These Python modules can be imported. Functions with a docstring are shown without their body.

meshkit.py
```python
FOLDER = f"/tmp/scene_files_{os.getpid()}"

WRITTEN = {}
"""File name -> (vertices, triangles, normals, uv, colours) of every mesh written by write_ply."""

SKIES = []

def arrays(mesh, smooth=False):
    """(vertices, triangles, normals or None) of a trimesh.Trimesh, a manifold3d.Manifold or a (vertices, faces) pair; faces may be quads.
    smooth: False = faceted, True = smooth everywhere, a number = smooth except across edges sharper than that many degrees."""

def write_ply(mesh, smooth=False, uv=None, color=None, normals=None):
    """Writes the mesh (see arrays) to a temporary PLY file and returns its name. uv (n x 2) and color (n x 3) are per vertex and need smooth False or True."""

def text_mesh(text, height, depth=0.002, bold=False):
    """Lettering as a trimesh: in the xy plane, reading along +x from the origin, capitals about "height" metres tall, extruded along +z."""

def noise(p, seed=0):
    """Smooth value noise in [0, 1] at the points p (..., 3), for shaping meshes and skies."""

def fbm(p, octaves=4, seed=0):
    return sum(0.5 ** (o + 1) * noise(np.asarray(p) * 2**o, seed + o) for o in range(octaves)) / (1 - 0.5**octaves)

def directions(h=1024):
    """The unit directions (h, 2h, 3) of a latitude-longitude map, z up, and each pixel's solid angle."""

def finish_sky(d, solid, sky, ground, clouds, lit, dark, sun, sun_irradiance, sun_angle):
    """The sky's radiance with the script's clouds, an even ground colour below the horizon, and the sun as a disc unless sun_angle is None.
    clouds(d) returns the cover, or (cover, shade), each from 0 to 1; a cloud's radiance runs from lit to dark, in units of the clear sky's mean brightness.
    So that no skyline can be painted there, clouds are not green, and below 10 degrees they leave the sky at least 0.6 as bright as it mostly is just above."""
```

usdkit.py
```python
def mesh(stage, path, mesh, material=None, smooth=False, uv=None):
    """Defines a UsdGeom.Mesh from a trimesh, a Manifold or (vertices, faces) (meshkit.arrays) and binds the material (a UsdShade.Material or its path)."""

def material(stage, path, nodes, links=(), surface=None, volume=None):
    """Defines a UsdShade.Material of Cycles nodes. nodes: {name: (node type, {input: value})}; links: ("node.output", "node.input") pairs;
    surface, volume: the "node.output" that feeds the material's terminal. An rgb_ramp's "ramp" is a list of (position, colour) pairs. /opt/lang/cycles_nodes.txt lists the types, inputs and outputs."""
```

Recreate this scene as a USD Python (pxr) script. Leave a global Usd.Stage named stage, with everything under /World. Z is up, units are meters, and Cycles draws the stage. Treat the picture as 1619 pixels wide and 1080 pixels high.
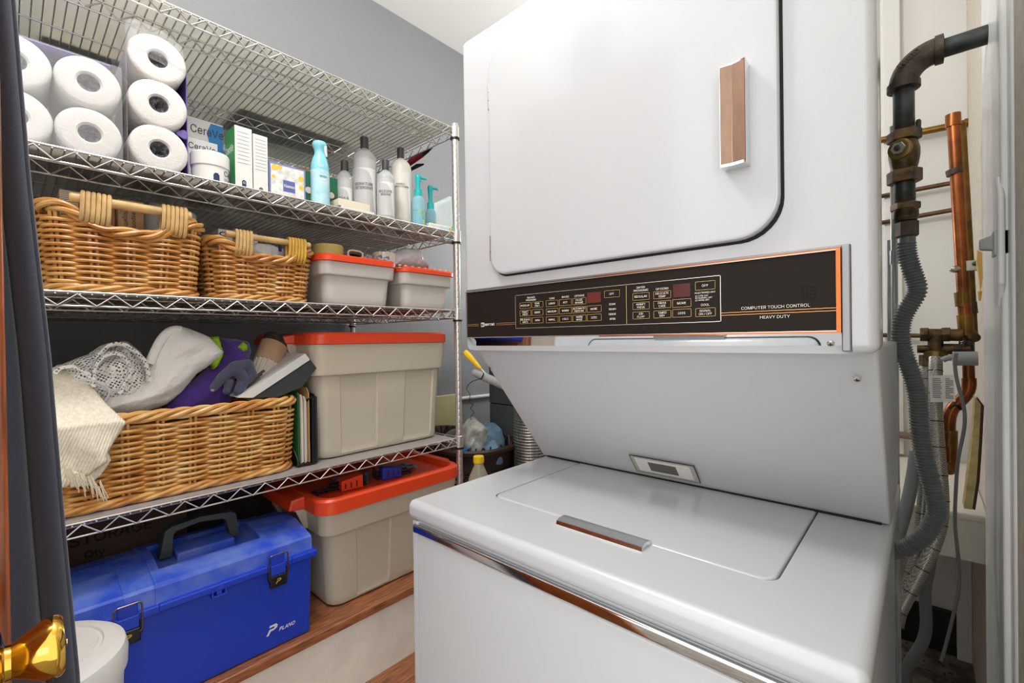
import math, random
import numpy as np, trimesh, usdkit, meshkit
import manifold3d as m3
from shapely.geometry import Polygon, Point, box as sbox
from shapely import affinity
from scipy.spatial import Delaunay
from pxr import Usd, UsdGeom, UsdLux, UsdShade, Gf, Sdf
random.seed(7); RNG = np.random.default_rng(7)
stage = Usd.Stage.CreateInMemory()
UsdGeom.SetStageUpAxis(stage, 'Z'); UsdGeom.SetStageMetersPerUnit(stage, 1.0)
UsdGeom.Xform.Define(stage, '/World')
A = np.array
# ---------------------------------------------------------------- camera (two vanishing points of the photograph)
CX, CY = 809.5, 540.0
_v1, _v2 = A([1460, 527.]), A([12, 547.])
F = math.sqrt(-((_v1[0]-CX)*(_v2[0]-CX)+(_v1[1]-CY)*(_v2[1]-CY)))
def _d(p): return A([(p[0]-CX)/F, -(p[1]-CY)/F, -1.])
_Y = _d(_v1); _Y /= np.linalg.norm(_Y); _X = -_d(_v2); _X -= _Y*(_X@_Y); _X /= np.linalg.norm(_X); _Z = np.cross(_X, _Y)
R = A([_X, _Y, _Z]); CAM = A([0, 0, 1.21])
def ray(u, v): return R@A([(u-CX)/F, -(v-CY)/F, -1.])
def aX(u, v, x): r = ray(u, v); return CAM+r*(x-CAM[0])/r[0]       # a point of the plane X = x
def aY(u, v, y): r = ray(u, v); return CAM+r*(y-CAM[1])/r[1]
def aZ(u, v, z): r = ray(u, v); return CAM+r*(z-CAM[2])/r[2]
cam = UsdGeom.Camera.Define(stage, '/World/camera')
cam.CreateHorizontalApertureAttr(36.0); cam.CreateVerticalApertureAttr(36.0*1080/1619)
cam.CreateFocalLengthAttr(F*36.0/1619); cam.CreateClippingRangeAttr(Gf.Vec2f(0.02, 50))
M = np.eye(4); M[0, :3] = R[:, 0]; M[1, :3] = R[:, 1]; M[2, :3] = R[:, 2]; M[3, :3] = CAM
cam.AddTransformOp().Set(Gf.Matrix4d(*M.ravel().tolist()))
cam.CreateExposureAttr(0.22)
# ---------------------------------------------------------------- light: hallway daylight from behind the camera, hallway lamp, closet ceiling lamp
dome = UsdLux.DomeLight.Define(stage, '/World/daylight'); dome.CreateIntensityAttr(.55); dome.CreateColorAttr(Gf.Vec3f(1.0, 0.985, 0.96))
def rect_light(name, loc, target, w, h, power, col=(1, 1, 1)):
    L = UsdLux.RectLight.Define(stage, '/World/'+name); L.CreateWidthAttr(w); L.CreateHeightAttr(h); L.CreateIntensityAttr(power); L.CreateColorAttr(Gf.Vec3f(*col))
    z = A(loc, float)-A(target, float); z /= np.linalg.norm(z); x = np.cross([0, 1, 0.01], z); x /= np.linalg.norm(x); y = np.cross(z, x)
    m = np.eye(4); m[0, :3], m[1, :3], m[2, :3], m[3, :3] = x, y, z, loc
    L.AddTransformOp().Set(Gf.Matrix4d(*m.ravel().tolist()))
rect_light('hallway_window', (1.9, -2.4, 1.8), (-0.6, 0.7, 1.0), 1.2, 1.5, 3, (1, 0.99, 0.97))
def globe(name, loc, r, power):
    L = UsdLux.SphereLight.Define(stage, '/World/'+name); L.CreateRadiusAttr(r); L.CreateIntensityAttr(power); L.CreateColorAttr(Gf.Vec3f(1, .98, .96)); L.AddTranslateOp().Set(Gf.Vec3d(*loc))
globe('closet_lamp', (-.85, .18, 2.50), .13, 48)
globe('rear_lamp', (-1.0, 1.80, 2.55), .10, 15)
globe('wall_sconce', (-1.45, 2.26, 1.66), .07, 50)

# ---------------------------------------------------------------- materials
def C(r, g, b): return tuple((x/255/12.92 if x <= 10 else ((x/255+.055)/1.055)**2.4) for x in (r, g, b))
LK = '/World/Looks'; UsdGeom.Scope.Define(stage, LK); MATS = {}
def mat(name, col=(200, 200, 200), rough=.5, metal=0., var=0, vscale=30, bump=0, bscale=200, stretch=None, coat=0, spec=.5, trans=0, extra=None, sheen=0, col2=None, sss=0):
    if name in MATS: return MATS[name]
    n = {'p': ('principled_bsdf', {'base_color': C(*col), 'roughness': rough, 'metallic': metal, 'specular_ior_level': spec, 'coat_weight': coat, 'coat_roughness': .08})}
    if trans: n['p'][1]['transmission_weight'] = trans
    if sheen: n['p'][1]['sheen_weight'] = sheen
    n['p'][1].update(extra or {})
    l = []
    src = 't.object'
    n['t'] = ('texture_coordinate', {})
    if stretch is not None:
        n['m'] = ('mapping', {'scale': stretch}); l.append(('t.object', 'm.vector')); src = 'm.vector'
    if var:
        c2 = col2 or tuple(max(0, x*(1-var)) for x in col)
        n['n'] = ('noise_texture', {'scale': vscale, 'detail': 5.})
        n['r'] = ('rgb_ramp', {'ramp': [(.35, C(*c2)), (.65, C(*col))]})
        l += [(src, 'n.vector'), ('n.fac', 'r.fac'), ('r.color', 'p.base_color')]
    if bump:
        n['bn'] = ('noise_texture', {'scale': bscale, 'detail': 3.}); n['b'] = ('bump', {'strength': bump, 'distance': .002})
        l += [(src, 'bn.vector'), ('bn.fac', 'b.height'), ('b.normal', 'p.normal')]
    if not var and not bump: n.pop('t'); n.pop('m', None); l = []
    MATS[name] = usdkit.material(stage, LK+'/'+name, n, l, surface='p.BSDF'); return MATS[name]
def film(name, col, clear, rough=.12, gloss=.35):                      # thin see-through plastic
    if name in MATS: return MATS[name]
    MATS[name] = usdkit.material(stage, LK+'/'+name, {
        'p': ('principled_bsdf', {'base_color': C(*col), 'roughness': rough}), 't': ('transparent_bsdf', {'color': (1, 1, 1)}),
        'm': ('mix_closure', {'fac': clear})}, [('p.BSDF', 'm.closure1'), ('t.BSDF', 'm.closure2')], surface='m.closure'); return MATS[name]
wall_m = mat('wall_paint', (140, 143, 147), .6, bump=.15, bscale=60)
wall2_m = mat('white_wall_paint', (226, 226, 222), .6, bump=.15, bscale=60)
ceil_m = mat('ceiling_paint', (246, 246, 244), .8)
enamel = mat('white_enamel', (189, 193, 196), .22, coat=.3)
enamel2 = mat('white_enamel_satin', (192, 196, 199), .35)
chrome = mat('chrome', (222, 222, 224), .07, 1.)
steel = mat('wire_chrome', (214, 212, 208), .36, .9)
darksteel = mat('dark_steel', (90, 88, 86), .35, 1.)
black = mat('black_plastic', (22, 23, 25), .4)
seam = mat('dark_gasket', (18, 18, 18), .8)
white_p = mat('white_plastic', (222, 222, 219), .35)
paper = mat('white_paper', (214, 213, 210), .9, bump=.5, bscale=300)
card = mat('kraft_card', (188, 152, 110), .8, var=.12, vscale=40)
wood = mat('reddish_wood', (182, 116, 76), .4, var=.35, vscale=9, stretch=(30, 2, 30))
wood_door = mat('stained_door_wood', (176, 92, 40), .3, var=.3, vscale=8, stretch=(30, 30, 2))
cream = mat('cream_board_paint', (243, 241, 231), .5, var=.05, vscale=12)

# ---------------------------------------------------------------- prims
USED = {}
def num(path):
    k = USED.get(path, -1)+1; USED[path] = k
    return path if k == 0 else f'{path}_{k:03d}'
class Thing:
    def __init__(s, name, label=None, cat=None, group=None, loc=(0, 0, 0), rotz=0, kind=None, local=False):
        s.path = num('/World/'+name); s.loc = A(loc, float); s.local = local
        x = UsdGeom.Xform.Define(stage, s.path); x.AddTranslateOp().Set(Gf.Vec3d(*map(float, loc)))
        if rotz: x.AddRotateZOp().Set(float(rotz))
        s.prim = x.GetPrim(); key(s.prim, label, cat, group, kind)
    def part(s, name, mesh, m, smooth=35, label=None, kind=None, parent=None):
        p = num((parent or s.path)+'/'+name)
        v, f = mv(mesh)
        if not s.local: v = v-s.loc
        o = usdkit.mesh(stage, p, trimesh.Trimesh(v, f, process=False), m, smooth=smooth)
        key(o.GetPrim(), label, None, None, kind); return p
def key(p, label=None, cat=None, group=None, kind=None):
    for k, v in (('label', label), ('category', cat), ('group', group), ('kind', kind)):
        if v: p.SetCustomDataByKey(k, v)
def single(name, mesh, m, label, cat, group=None, smooth=35, kind=None):
    p = num('/World/'+name); v, f = mv(mesh)
    c = A([v[:, 0].mean(), v[:, 1].mean(), v[:, 2].min()])
    o = usdkit.mesh(stage, p, trimesh.Trimesh(v-c, f, process=False), m, smooth=smooth); o.AddTranslateOp().Set(Gf.Vec3d(*c.tolist()))
    key(o.GetPrim(), label, cat, group, kind); return p
def struct(name, mesh, m, smooth=30):
    p = num('/World/'+name); v, f = mv(mesh); o = usdkit.mesh(stage, p, trimesh.Trimesh(v, f, process=False), m, smooth=smooth)
    key(o.GetPrim(), kind='structure'); return p
# ---------------------------------------------------------------- mesh helpers
def mv(m):
    if isinstance(m, (list,)): m = cat(*m)
    if hasattr(m, 'to_mesh'): q = m.to_mesh(); return np.array(q.vert_properties[:, :3], float), np.array(q.tri_verts, int)
    if isinstance(m, tuple): return np.asarray(m[0], float), np.asarray(m[1], int)
    return np.array(m.vertices, float), np.array(m.faces, int)
def cat(*ms):
    vs, fs, n = [], [], 0
    for m in ms:
        v, f = mv(m); vs.append(v); fs.append(f+n); n += len(v)
    return np.vstack(vs), np.vstack(fs)
def bx(x0, x1, y0, y1, z0, z1):
    m = trimesh.creation.box([x1-x0, y1-y0, z1-z0]); m.apply_translation([(x0+x1)/2, (y0+y1)/2, (z0+z1)/2]); return m
_SPH = {n: np.array(trimesh.creation.icosphere(n).vertices) for n in (0, 1, 2)}
def hull(pts): return m3.Manifold.hull_points(np.ascontiguousarray(pts, float))
def rb(x0, x1, y0, y1, z0, z1, r=.003, n=1):                           # box with rounded edges
    x0, x1 = min(x0, x1), max(x0, x1); y0, y1 = min(y0, y1), max(y0, y1)
    r = min(r, (x1-x0)/2.01, (y1-y0)/2.01, (z1-z0)/2.01)
    return hull(np.vstack([_SPH[n]*r+A([x, y, z]) for x in (x0+r, x1-r) for y in (y0+r, y1-r) for z in (z0+r, z1-r)]))
def hullsph(ps, n=1): return hull(np.vstack([_SPH[n]*r+A(p) for p, r in ps]))
def mani(m): v, f = mv(m); t = trimesh.Trimesh(v, f); return m3.Manifold(m3.Mesh(np.asarray(t.vertices, np.float32), np.asarray(t.faces, np.uint32)))
def frame(m, O, ex, ey, ez):
    v, f = mv(m); return A(O)+v[:, :1]*A(ex)+v[:, 1:2]*A(ey)+v[:, 2:3]*A(ez), f
def extr(poly, h):
    ps = getattr(poly, 'geoms', [poly]); return cat(*[trimesh.creation.extrude_polygon(p, h, engine='earcut') for p in ps])
def xz(poly, y, t): return frame(extr(poly, t), (0, y, 0), (1, 0, 0), (0, 0, 1), (0, -1, 0))     # polygon in X,Z; front face at y-t
def yz(poly, x, t): return frame(extr(poly, t), (x, 0, 0), (0, 1, 0), (0, 0, 1), (1, 0, 0))      # polygon in Y,Z; front face at x+t
def prof_y(poly, y0, y1): return frame(extr(poly, y1-y0), (0, y1, 0), (1, 0, 0), (0, 0, 1), (0, -1, 0))
def rr(x0, x1, y0, y1, r, q=5): return sbox(x0+r, y0+r, x1-r, y1-r).buffer(r, quad_segs=q)
def tube(pts, r, n=8, closed=False, caps=True):
    p = np.asarray(pts, float); N = len(p); r = np.broadcast_to(r, (N,))
    if closed: t = np.roll(p, -1, 0)-np.roll(p, 1, 0)
    else: t = np.gradient(p, axis=0)
    t /= np.linalg.norm(t, axis=1, keepdims=True)+1e-12
    a = np.zeros_like(p); w = A([0, 0, 1.]) if abs(t[0, 2]) < .9 else A([1., 0, 0])
    a[0] = np.cross(t[0], w); a[0] /= np.linalg.norm(a[0])
    for i in range(1, N):
        q = a[i-1]-t[i]*(a[i-1]@t[i]); a[i] = q/(np.linalg.norm(q)+1e-12)
    if closed:
        q = a[-1]-t[0]*(a[-1]@t[0]); q /= np.linalg.norm(q); al = math.atan2(np.cross(q, a[0])@t[0], q@a[0]); th = (np.arange(N)/N*al)[:, None]
        a = a*np.cos(th)+np.cross(t, a)*np.sin(th)
    b = np.cross(t, a); g = np.arange(n)*2*np.pi/n
    v = (p[:, None]+r[:, None, None]*(np.cos(g)[None, :, None]*a[:, None]+np.sin(g)[None, :, None]*b[:, None])).reshape(-1, 3)
    K = N if closed else N-1
    i, j = np.meshgrid(np.arange(K), np.arange(n), indexing='ij'); i2 = (i+1) % N
    q = np.stack([i*n+j, i*n+(j+1) % n, i2*n+(j+1) % n, i2*n+j], -1).reshape(-1, 4)
    f = np.vstack([q[:, [0, 1, 2]], q[:, [0, 2, 3]]])
    if not closed and caps:
        v = np.vstack([v, p[0], p[-1]]); c0, c1 = len(v)-2, len(v)-1; k = np.arange(n)
        f = np.vstack([f, np.stack([np.full(n, c0), (k+1) % n, k], 1), np.stack([np.full(n, c1), (N-1)*n+k, (N-1)*n+(k+1) % n], 1)])
    return v, f
def loft(secs, cap0=True, cap1=True):                                   # rings of equal size
    s = [np.asarray(x, float) for x in secs]; n = len(s[0]); v = np.vstack(s); fs = []
    k = np.arange(n); k2 = (k+1) % n
    for i in range(len(s)-1):
        a, b = i*n, (i+1)*n
        fs += [np.stack([a+k, a+k2, b+k2], 1), np.stack([a+k, b+k2, b+k], 1)]
    if cap0: v = np.vstack([v, s[0].mean(0)]); fs.append(np.stack([np.full(n, len(v)-1), k2, k], 1))
    if cap1: v = np.vstack([v, s[-1].mean(0)]); fs.append(np.stack([np.full(n, len(v)-1), (len(s)-1)*n+k, (len(s)-1)*n+k2], 1))
    return v, np.vstack(fs)
def lathe(prof, n=32, c=(0, 0, 0), axis='z'):                           # (radius, height) from bottom to top
    g = np.arange(n)*2*np.pi/n
    v, f = loft([np.stack([r*np.cos(g), r*np.sin(g), np.full(n, z)], 1) for r, z in prof], prof[0][0] > 1e-4, prof[-1][0] > 1e-4)
    if axis == 'x': v = v[:, [2, 0, 1]]
    if axis == 'y': v = v[:, [1, 2, 0]]
    return v+A(c), f
def ring_rr(L, W, r, z, n=6, cx=0, cy=0):                               # rounded rectangle ring; L along y, W along x
    o = []
    for sx, sy, a0 in ((1, 1, 0), (-1, 1, 90), (-1, -1, 180), (1, -1, 270)):
        for k in range(n+1):
            a = math.radians(a0+90*k/n); o.append((cx+sx*(W/2-r)+r*math.cos(a), cy+sy*(L/2-r)+r*math.sin(a), z))
    return A(o)
def spline(pts, n):
    from scipy.interpolate import CubicSpline
    p = np.asarray(pts, float); t = np.r_[0, np.cumsum(np.linalg.norm(np.diff(p, axis=0), axis=1)**.7)]
    return CubicSpline(t, p, axis=0)(np.linspace(0, t[-1], n))
def text(txt, O, ex, ey, h, align='c', depth=.0004, bold=False, skew=0, wmax=None):
    """Lettering: O is the middle (or left end) of its line; capitals h tall along ey."""
    out = []; lines = txt.split('\n')
    for i, line in enumerate(lines):
        v, f = mv(meshkit.text_mesh(line, h, depth, bold)); w = v[:, 0].max()-v[:, 0].min(); v = v-[v[:, 0].min(), 0, 0]
        s = min(1, wmax/w) if wmax else 1
        v[:, 0] *= s; v[:, 0] -= w*s/2 if align == 'c' else 0
        v[:, 1] += -h/2-(i-(len(lines)-1)/2)*h*1.45; v[:, 0] += skew*v[:, 1]
        out.append((v, f))
    ex, ey = A(ex, float), A(ey, float); ez = np.cross(ex, ey)
    return frame(cat(*out), A(O)+ez*.0002, ex, ey, ez)
EY, EZ, EX = (0, 1, 0), (0, 0, 1), (1, 0, 0)
def pillow(pts, x, T, n=60, back=.8, amp=.0, fscale=(30, 30), seed=0, rnd=.012, rot=0, wave=None, lift=None):
    """A soft body: outline pts in (Y, Z) round the plane X = x, swelling to T in front; folds from noise."""
    P0 = Polygon(pts).buffer(0); P = P0.buffer(-rnd*.5).buffer(rnd).buffer(-rnd*.5)
    if P.is_empty or P.area < P0.area*.5: P = P0
    if P.geom_type != 'Polygon': P = max(P.geoms, key=lambda g: g.area)
    y0, z0, y1, z1 = P.bounds; h = max(y1-y0, z1-z0)/n
    ring = P.exterior; K = int(ring.length/h*1.1); bd = A([ring.interpolate(i/K, normalized=True).coords[0] for i in range(K)])
    g = np.stack(np.meshgrid(np.arange(y0, y1, h), np.arange(z0, z1, h)), -1).reshape(-1, 2)
    import shapely
    inn = P.buffer(-h*.55); g = g[shapely.contains_xy(inn, g[:, 0], g[:, 1])]
    q = np.vstack([bd, g]); d = shapely.distance(shapely.points(q), ring); d[:K] = 0
    tri = Delaunay(q).simplices; c = q[tri].mean(1); tri = tri[shapely.contains_xy(P, c[:, 0], c[:, 1])]
    area = np.cross(np.c_[q[tri[:, 1]]-q[tri[:, 0]], np.zeros(len(tri))], np.c_[q[tri[:, 2]]-q[tri[:, 0]], np.zeros(len(tri))])[:, 2]
    tri[area < 0] = tri[area < 0][:, ::-1]
    dm = min(d.max(), T*1.1) if T > 0 else d.max(); t = np.sqrt(np.clip(1-(1-np.clip(d/dm, 0, 1))**2, 0, 1))
    cr, sr = math.cos(rot), math.sin(rot); uv = np.c_[q[:, 0]*cr+q[:, 1]*sr, -q[:, 0]*sr+q[:, 1]*cr]
    nz = meshkit.fbm(np.c_[uv[:, 0]*fscale[0], uv[:, 1]*fscale[1], np.full(len(q), seed*3.3)], 3, seed)-.5
    e = np.minimum(1, d/(dm*.35))
    xf = x+t*T+amp*2*nz*e; xb = x-t*T*back+amp*nz*e
    if lift is not None: o = lift(q); xf = xf+o; xb = xb+o
    vf = np.c_[xf, q]; vb = np.c_[xb, q]; idx = np.arange(len(q))+len(q); idx[:K] = np.arange(K)
    return np.vstack([vf, vb]), np.vstack([tri, idx[tri][:, ::-1]])
def px_poly(ps, x): return [tuple(aX(u, v, x)[1:]) for u, v in ps]
def torus(c, R_, r, axis='z', n=28, m=8):
    g = np.linspace(0, 2*np.pi, n, endpoint=False); o = {'z': (np.cos(g), np.sin(g), 0*g), 'x': (0*g, np.cos(g), np.sin(g)), 'y': (np.sin(g), 0*g, np.cos(g))}[axis]
    return tube(np.stack(o, 1)*R_+A(c), r, m, closed=True)
# ================================================================ the setting
tile_m = mat('worn_floor', (150, 142, 128), .6, var=.45, vscale=14, bump=.3, bscale=40)
struct('floor', bx(-2.3, 1.6, -2.2, 2.5, -.05, 0), tile_m)
struct('ceiling', bx(-2.3, .3, -.3, 2.5, 2.935, 3.0), ceil_m)
struct('wall_left', bx(-2.16, -2.06, -.3, 2.5, 0, 2.95), wall_m)
struct('wall_back', bx(-2.1, .3, 2.4, 2.5, 0, 2.95), wall2_m)
struct('wall_right', cat(bx(.126, .30, 1.25, 2.45, 0, 2.95), bx(.094, .30, .30, .955, 0, 2.95)), mat('plaster_wall', (214, 205, 192), .9, var=.06, vscale=60, bump=.9, bscale=120))
struct('wall_front', bx(-2.1, -1.15, -.30, -.22, 0, 2.95), wall2_m)
struct('baseboard_back', cat(bx(-.10, .126, 2.375, 2.4, 0, .15), bx(-.10, .126, 2.36, 2.38, .0, .03)), mat('black_baseboard', (30, 28, 27), .5))
struct('trim_1', cat(rb(.090, .16, .925, 1.318, 0, 2.935, .006), rb(.083, .10, .955, .985, 0, 2.935, .004), rb(.106, .13, 1.31, 1.40, 0, 2.935, .004)), mat('grey_white_gloss_paint', (236, 237, 236), .3, var=.04, vscale=10, bump=.25, bscale=45))
# a batten on the wall behind the washer
struct('trim_2', cat(rb(-.115, -.06, 2.37, 2.4, .73, 2.9, .004), rb(.085, .126, 2.34, 2.40, .0, .72, .004)), wall2_m)
# the stepped wooden platform under the shelving
st_ = Thing('wooden_step', kind='structure', loc=(-1.6, 1.1, 0))
st_.part('tread', rb(-2.06, -1.222, -.21, 2.39, .392, .42, .006), wood)
st_.part('riser', bx(-2.0, -1.236, -.21, 2.39, .195, .393), cream)
st_.part('tread', rb(-2.0, -.80, -.21, 2.39, .165, .196, .006), wood)
st_.part('riser', bx(-2.0, -.82, -.21, 2.39, 0, .166), cream)
zb = aY(1440, 722, 2.4)[2]; yb = aZ(1440, 797, zb)[1]
struct('trim_3', cat(rb(-.62, .126, yb, 2.4, zb-.02, zb, .006), rb(-.62, .121, yb+.002, yb+.03, zb-.13, zb-.012, .004)), mat('white_ledge_paint', (224, 220, 208), .45))
# left leaf of the closet door, edge on at the left border of the picture
D = Thing('door', kind='structure', loc=(-.85, -.02, 0)); 
D.part('panel', rb(-1.14, -.535, -.06, -.0138, .01, 2.05, .003), wood_door)
D.part('moulding', rb(-.72, -.662, -.05, -.0015, .01, 2.05, .004), wood_door)
brass = mat('polished_brass', (214, 170, 74), .1, 1.)
kx, kz, ky = -.572, .944, -.0138
kn = D.part('door_knob', lathe([(r*.93, z*.945) for r, z in [(.0, -.001), (.031, -.001), (.032, .004), (.028, .007), (.015, .009), (.0145, .013), (.0185, .020), (.0230, .027), (.0268, .034), (.0280, .039), (.0272, .0435), (.0245, .0462), (.0225, .0455), (.019, .0445), (.014, .0452), (.009, .0475), (.004, .0482), (0.0, .0483)]], 44, (kx, ky, kz), 'y'), brass, label='polished brass door knob')
D.part('keyhole', lathe([(.0030, .044), (.0030, .0462), (.0020, .0466), (0., .0462)], 16, (kx, ky, kz), 'y'), brass, parent=kn)
# painted-over bolt plate on the door frame
bp = Thing('frame_latch', 'painted-over metal latch on the grey door frame at the right edge', 'latch', loc=(.09, 1.0, 1.3))
q0, q1 = aX(1590, 262, .083), aX(1591, 478, .083)
bp.part('plate', hullsph([((.083, .968, q0[2]), .004), ((.083, .968, q1[2]), .004), ((.083, .985, q0[2]-.02), .005), ((.083, .985, q1[2]+.015), .005), ((.083, .95, q0[2]-.03), .004), ((.083, .95, q1[2]+.03), .004)]), MATS['grey_white_gloss_paint'])
bp.part('keeper', rb(.076, .092, .955, .985, aX(1584, 397, .08)[2], aX(1584, 354, .08)[2], .002), mat('grey_latch_paint', (176, 178, 174), .4))
za = aX(1572, 366, .07)[2]
bp.part('lever', hull(np.vstack([_SPH[1]*.0025+A(p) for p in ((.084, .975, za+.010), (.084, .975, za-.012), (.0655, .985, za+.004), (.0655, .985, za-.007), (.084, .963, za+.010), (.084, .963, za-.012), (.0655, .975, za+.004), (.0655, .975, za-.007))])), MATS['grey_latch_paint'])

# ================================================================ stacked washer and dryer
W = Thing('stacked_washer_dryer', 'white stacked washer and dryer with dark touch control strip', 'washer dryer', loc=(-.376, .85, 0))
W.part('washer_cabinet', cat(rb(-.706, -.046, .506, 1.2, .02, .884, .008), rb(-.706, -.690, .4985, .52, .03, .878, .003), rb(-.062, -.046, .4985, .52, .03, .878, .003), rb(-.692, -.060, .4975, .515, .03, .855, .004)), enamel2)
for x, y in ((x, y) for x in (-.66, -.09) for y in (.55, 1.14)): W.part('foot', lathe([(.018, 0), (.02, .004), (.012, .03)], 12, (x, y, 0)), black)
deck = rb(-.716, -.036, .493, 1.2, .879, .9145, .013, 2)
deck = deck-mani(frame(extr(rr(-.6065, -.1315, .6075, .95, .020), .06), (0, 0, .896), EX, EY, EZ))
W.part('washer_top', deck, enamel, 40)
lid = hull(np.vstack([np.c_[A(rr(-.6055+i, -.1345-i, .6092+i, .93-i, .019).exterior.coords), np.full(len(rr(-.6055+i, -.1345-i, .6092+i, .93-i, .019).exterior.coords), z)] for i, z in ((.0, .898), (.0, .9118), (.0012, .9140), (.0035, .9152))]))
lp = W.part('lid', lid, enamel, 40)
W.part('lid_seam', cat(bx(-.6065, -.1315, .6072, .93, .8958, .8972)), seam)
hd = prof = Polygon([(.581, .9135), (.583, .9195), (.590, .9225), (.603, .9225), (.6115, .9195), (.6135, .9145)])
W.part('lid_handle', frame(extr(hd, .146), (-.436, 0, 0), EY, EZ, EX), chrome, 30, 'chrome lid handle', parent=lp)
W.part('chrome_strip', rb(-.699, -.054, .4935, .505, .857, .8735, .0035), chrome, 35, 'chrome strip')
# slanted housing between washer top and dryer
W.part('slanted_panel', hullsph([((x, y, z), .004) for x in (-.713, -.043) for y, z in ((.6835, 1.191), (.907, .920), (1.19, .920), (1.19, 1.191))], 2), enamel2, 40)
W.part('seam_strip', bx(-.70, -.05, .90, .93, .9142, .9175), seam)
sn = A([0, -.266, -.226]); sn /= np.linalg.norm(sn)
su = A([0, -.226, .266]); su /= np.linalg.norm(su)                # up along the slope
S0 = A([0, .677, 1.186])+sn*.0046
def onS(x, s, o=0): return A([x, 0, 0])+S0*[0, 1, 1]-su*s+sn*o     # s metres down the slope
def sq(x0, x1, s0, s1, t, o): return frame(extr(sbox(x0, s0, x1, s1), t), onS(0, 0, o), (1, 0, 0), -su, sn)
bz = W.part('badge', sq(-.451, -.321, .283, .334, .0012, -.0003), mat('beige_metal', (196, 193, 180), .35, .4))
W.part('badge_field', sq(-.4425, -.3295, .2885, .3285, .0006, .001), white_p, parent=bz)
W.part('badge_window', sq(-.4155, -.358, .2945, .322, .0005, .0016), mat('smoked_window', (96, 92, 84), .3), parent=bz)
W.part('badge_edge', cat(sq(-.4525, -.3195, .2815, .283, .001, 0), sq(-.4525, -.3195, .334, .3352, .001, 0), sq(-.4525, -.451, .2815, .3352, .001, 0), sq(-.321, -.3195, .2815, .3352, .001, 0)), darksteel, parent=bz)
def screw(c, nrm, r=.0042):
    nrm = A(nrm, float); nrm /= np.linalg.norm(nrm); ex = np.cross([0, 0, 1.], nrm); ex /= np.linalg.norm(ex); ey = np.cross(nrm, ex)
    h = lathe([(r, -.001), (r, .0008), (r*.7, .0016), (0, .0018)], 16)
    c1 = cat(bx(-r*.6, r*.6, -r*.12, r*.12, .0012, .0021), bx(-r*.12, r*.12, -r*.6, r*.6, .0012, .0021))
    return frame(h, c, ex, ey, nrm), frame(c1, c, ex, ey, nrm)
for c, n_ in ((onS(-.061, .037, 0), sn), (onS(-.700, .045, 0), sn)):
    h, cr = screw(c, n_); a = W.part('screw', h, steel); W.part('slot', cr, seam, parent=a)
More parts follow.
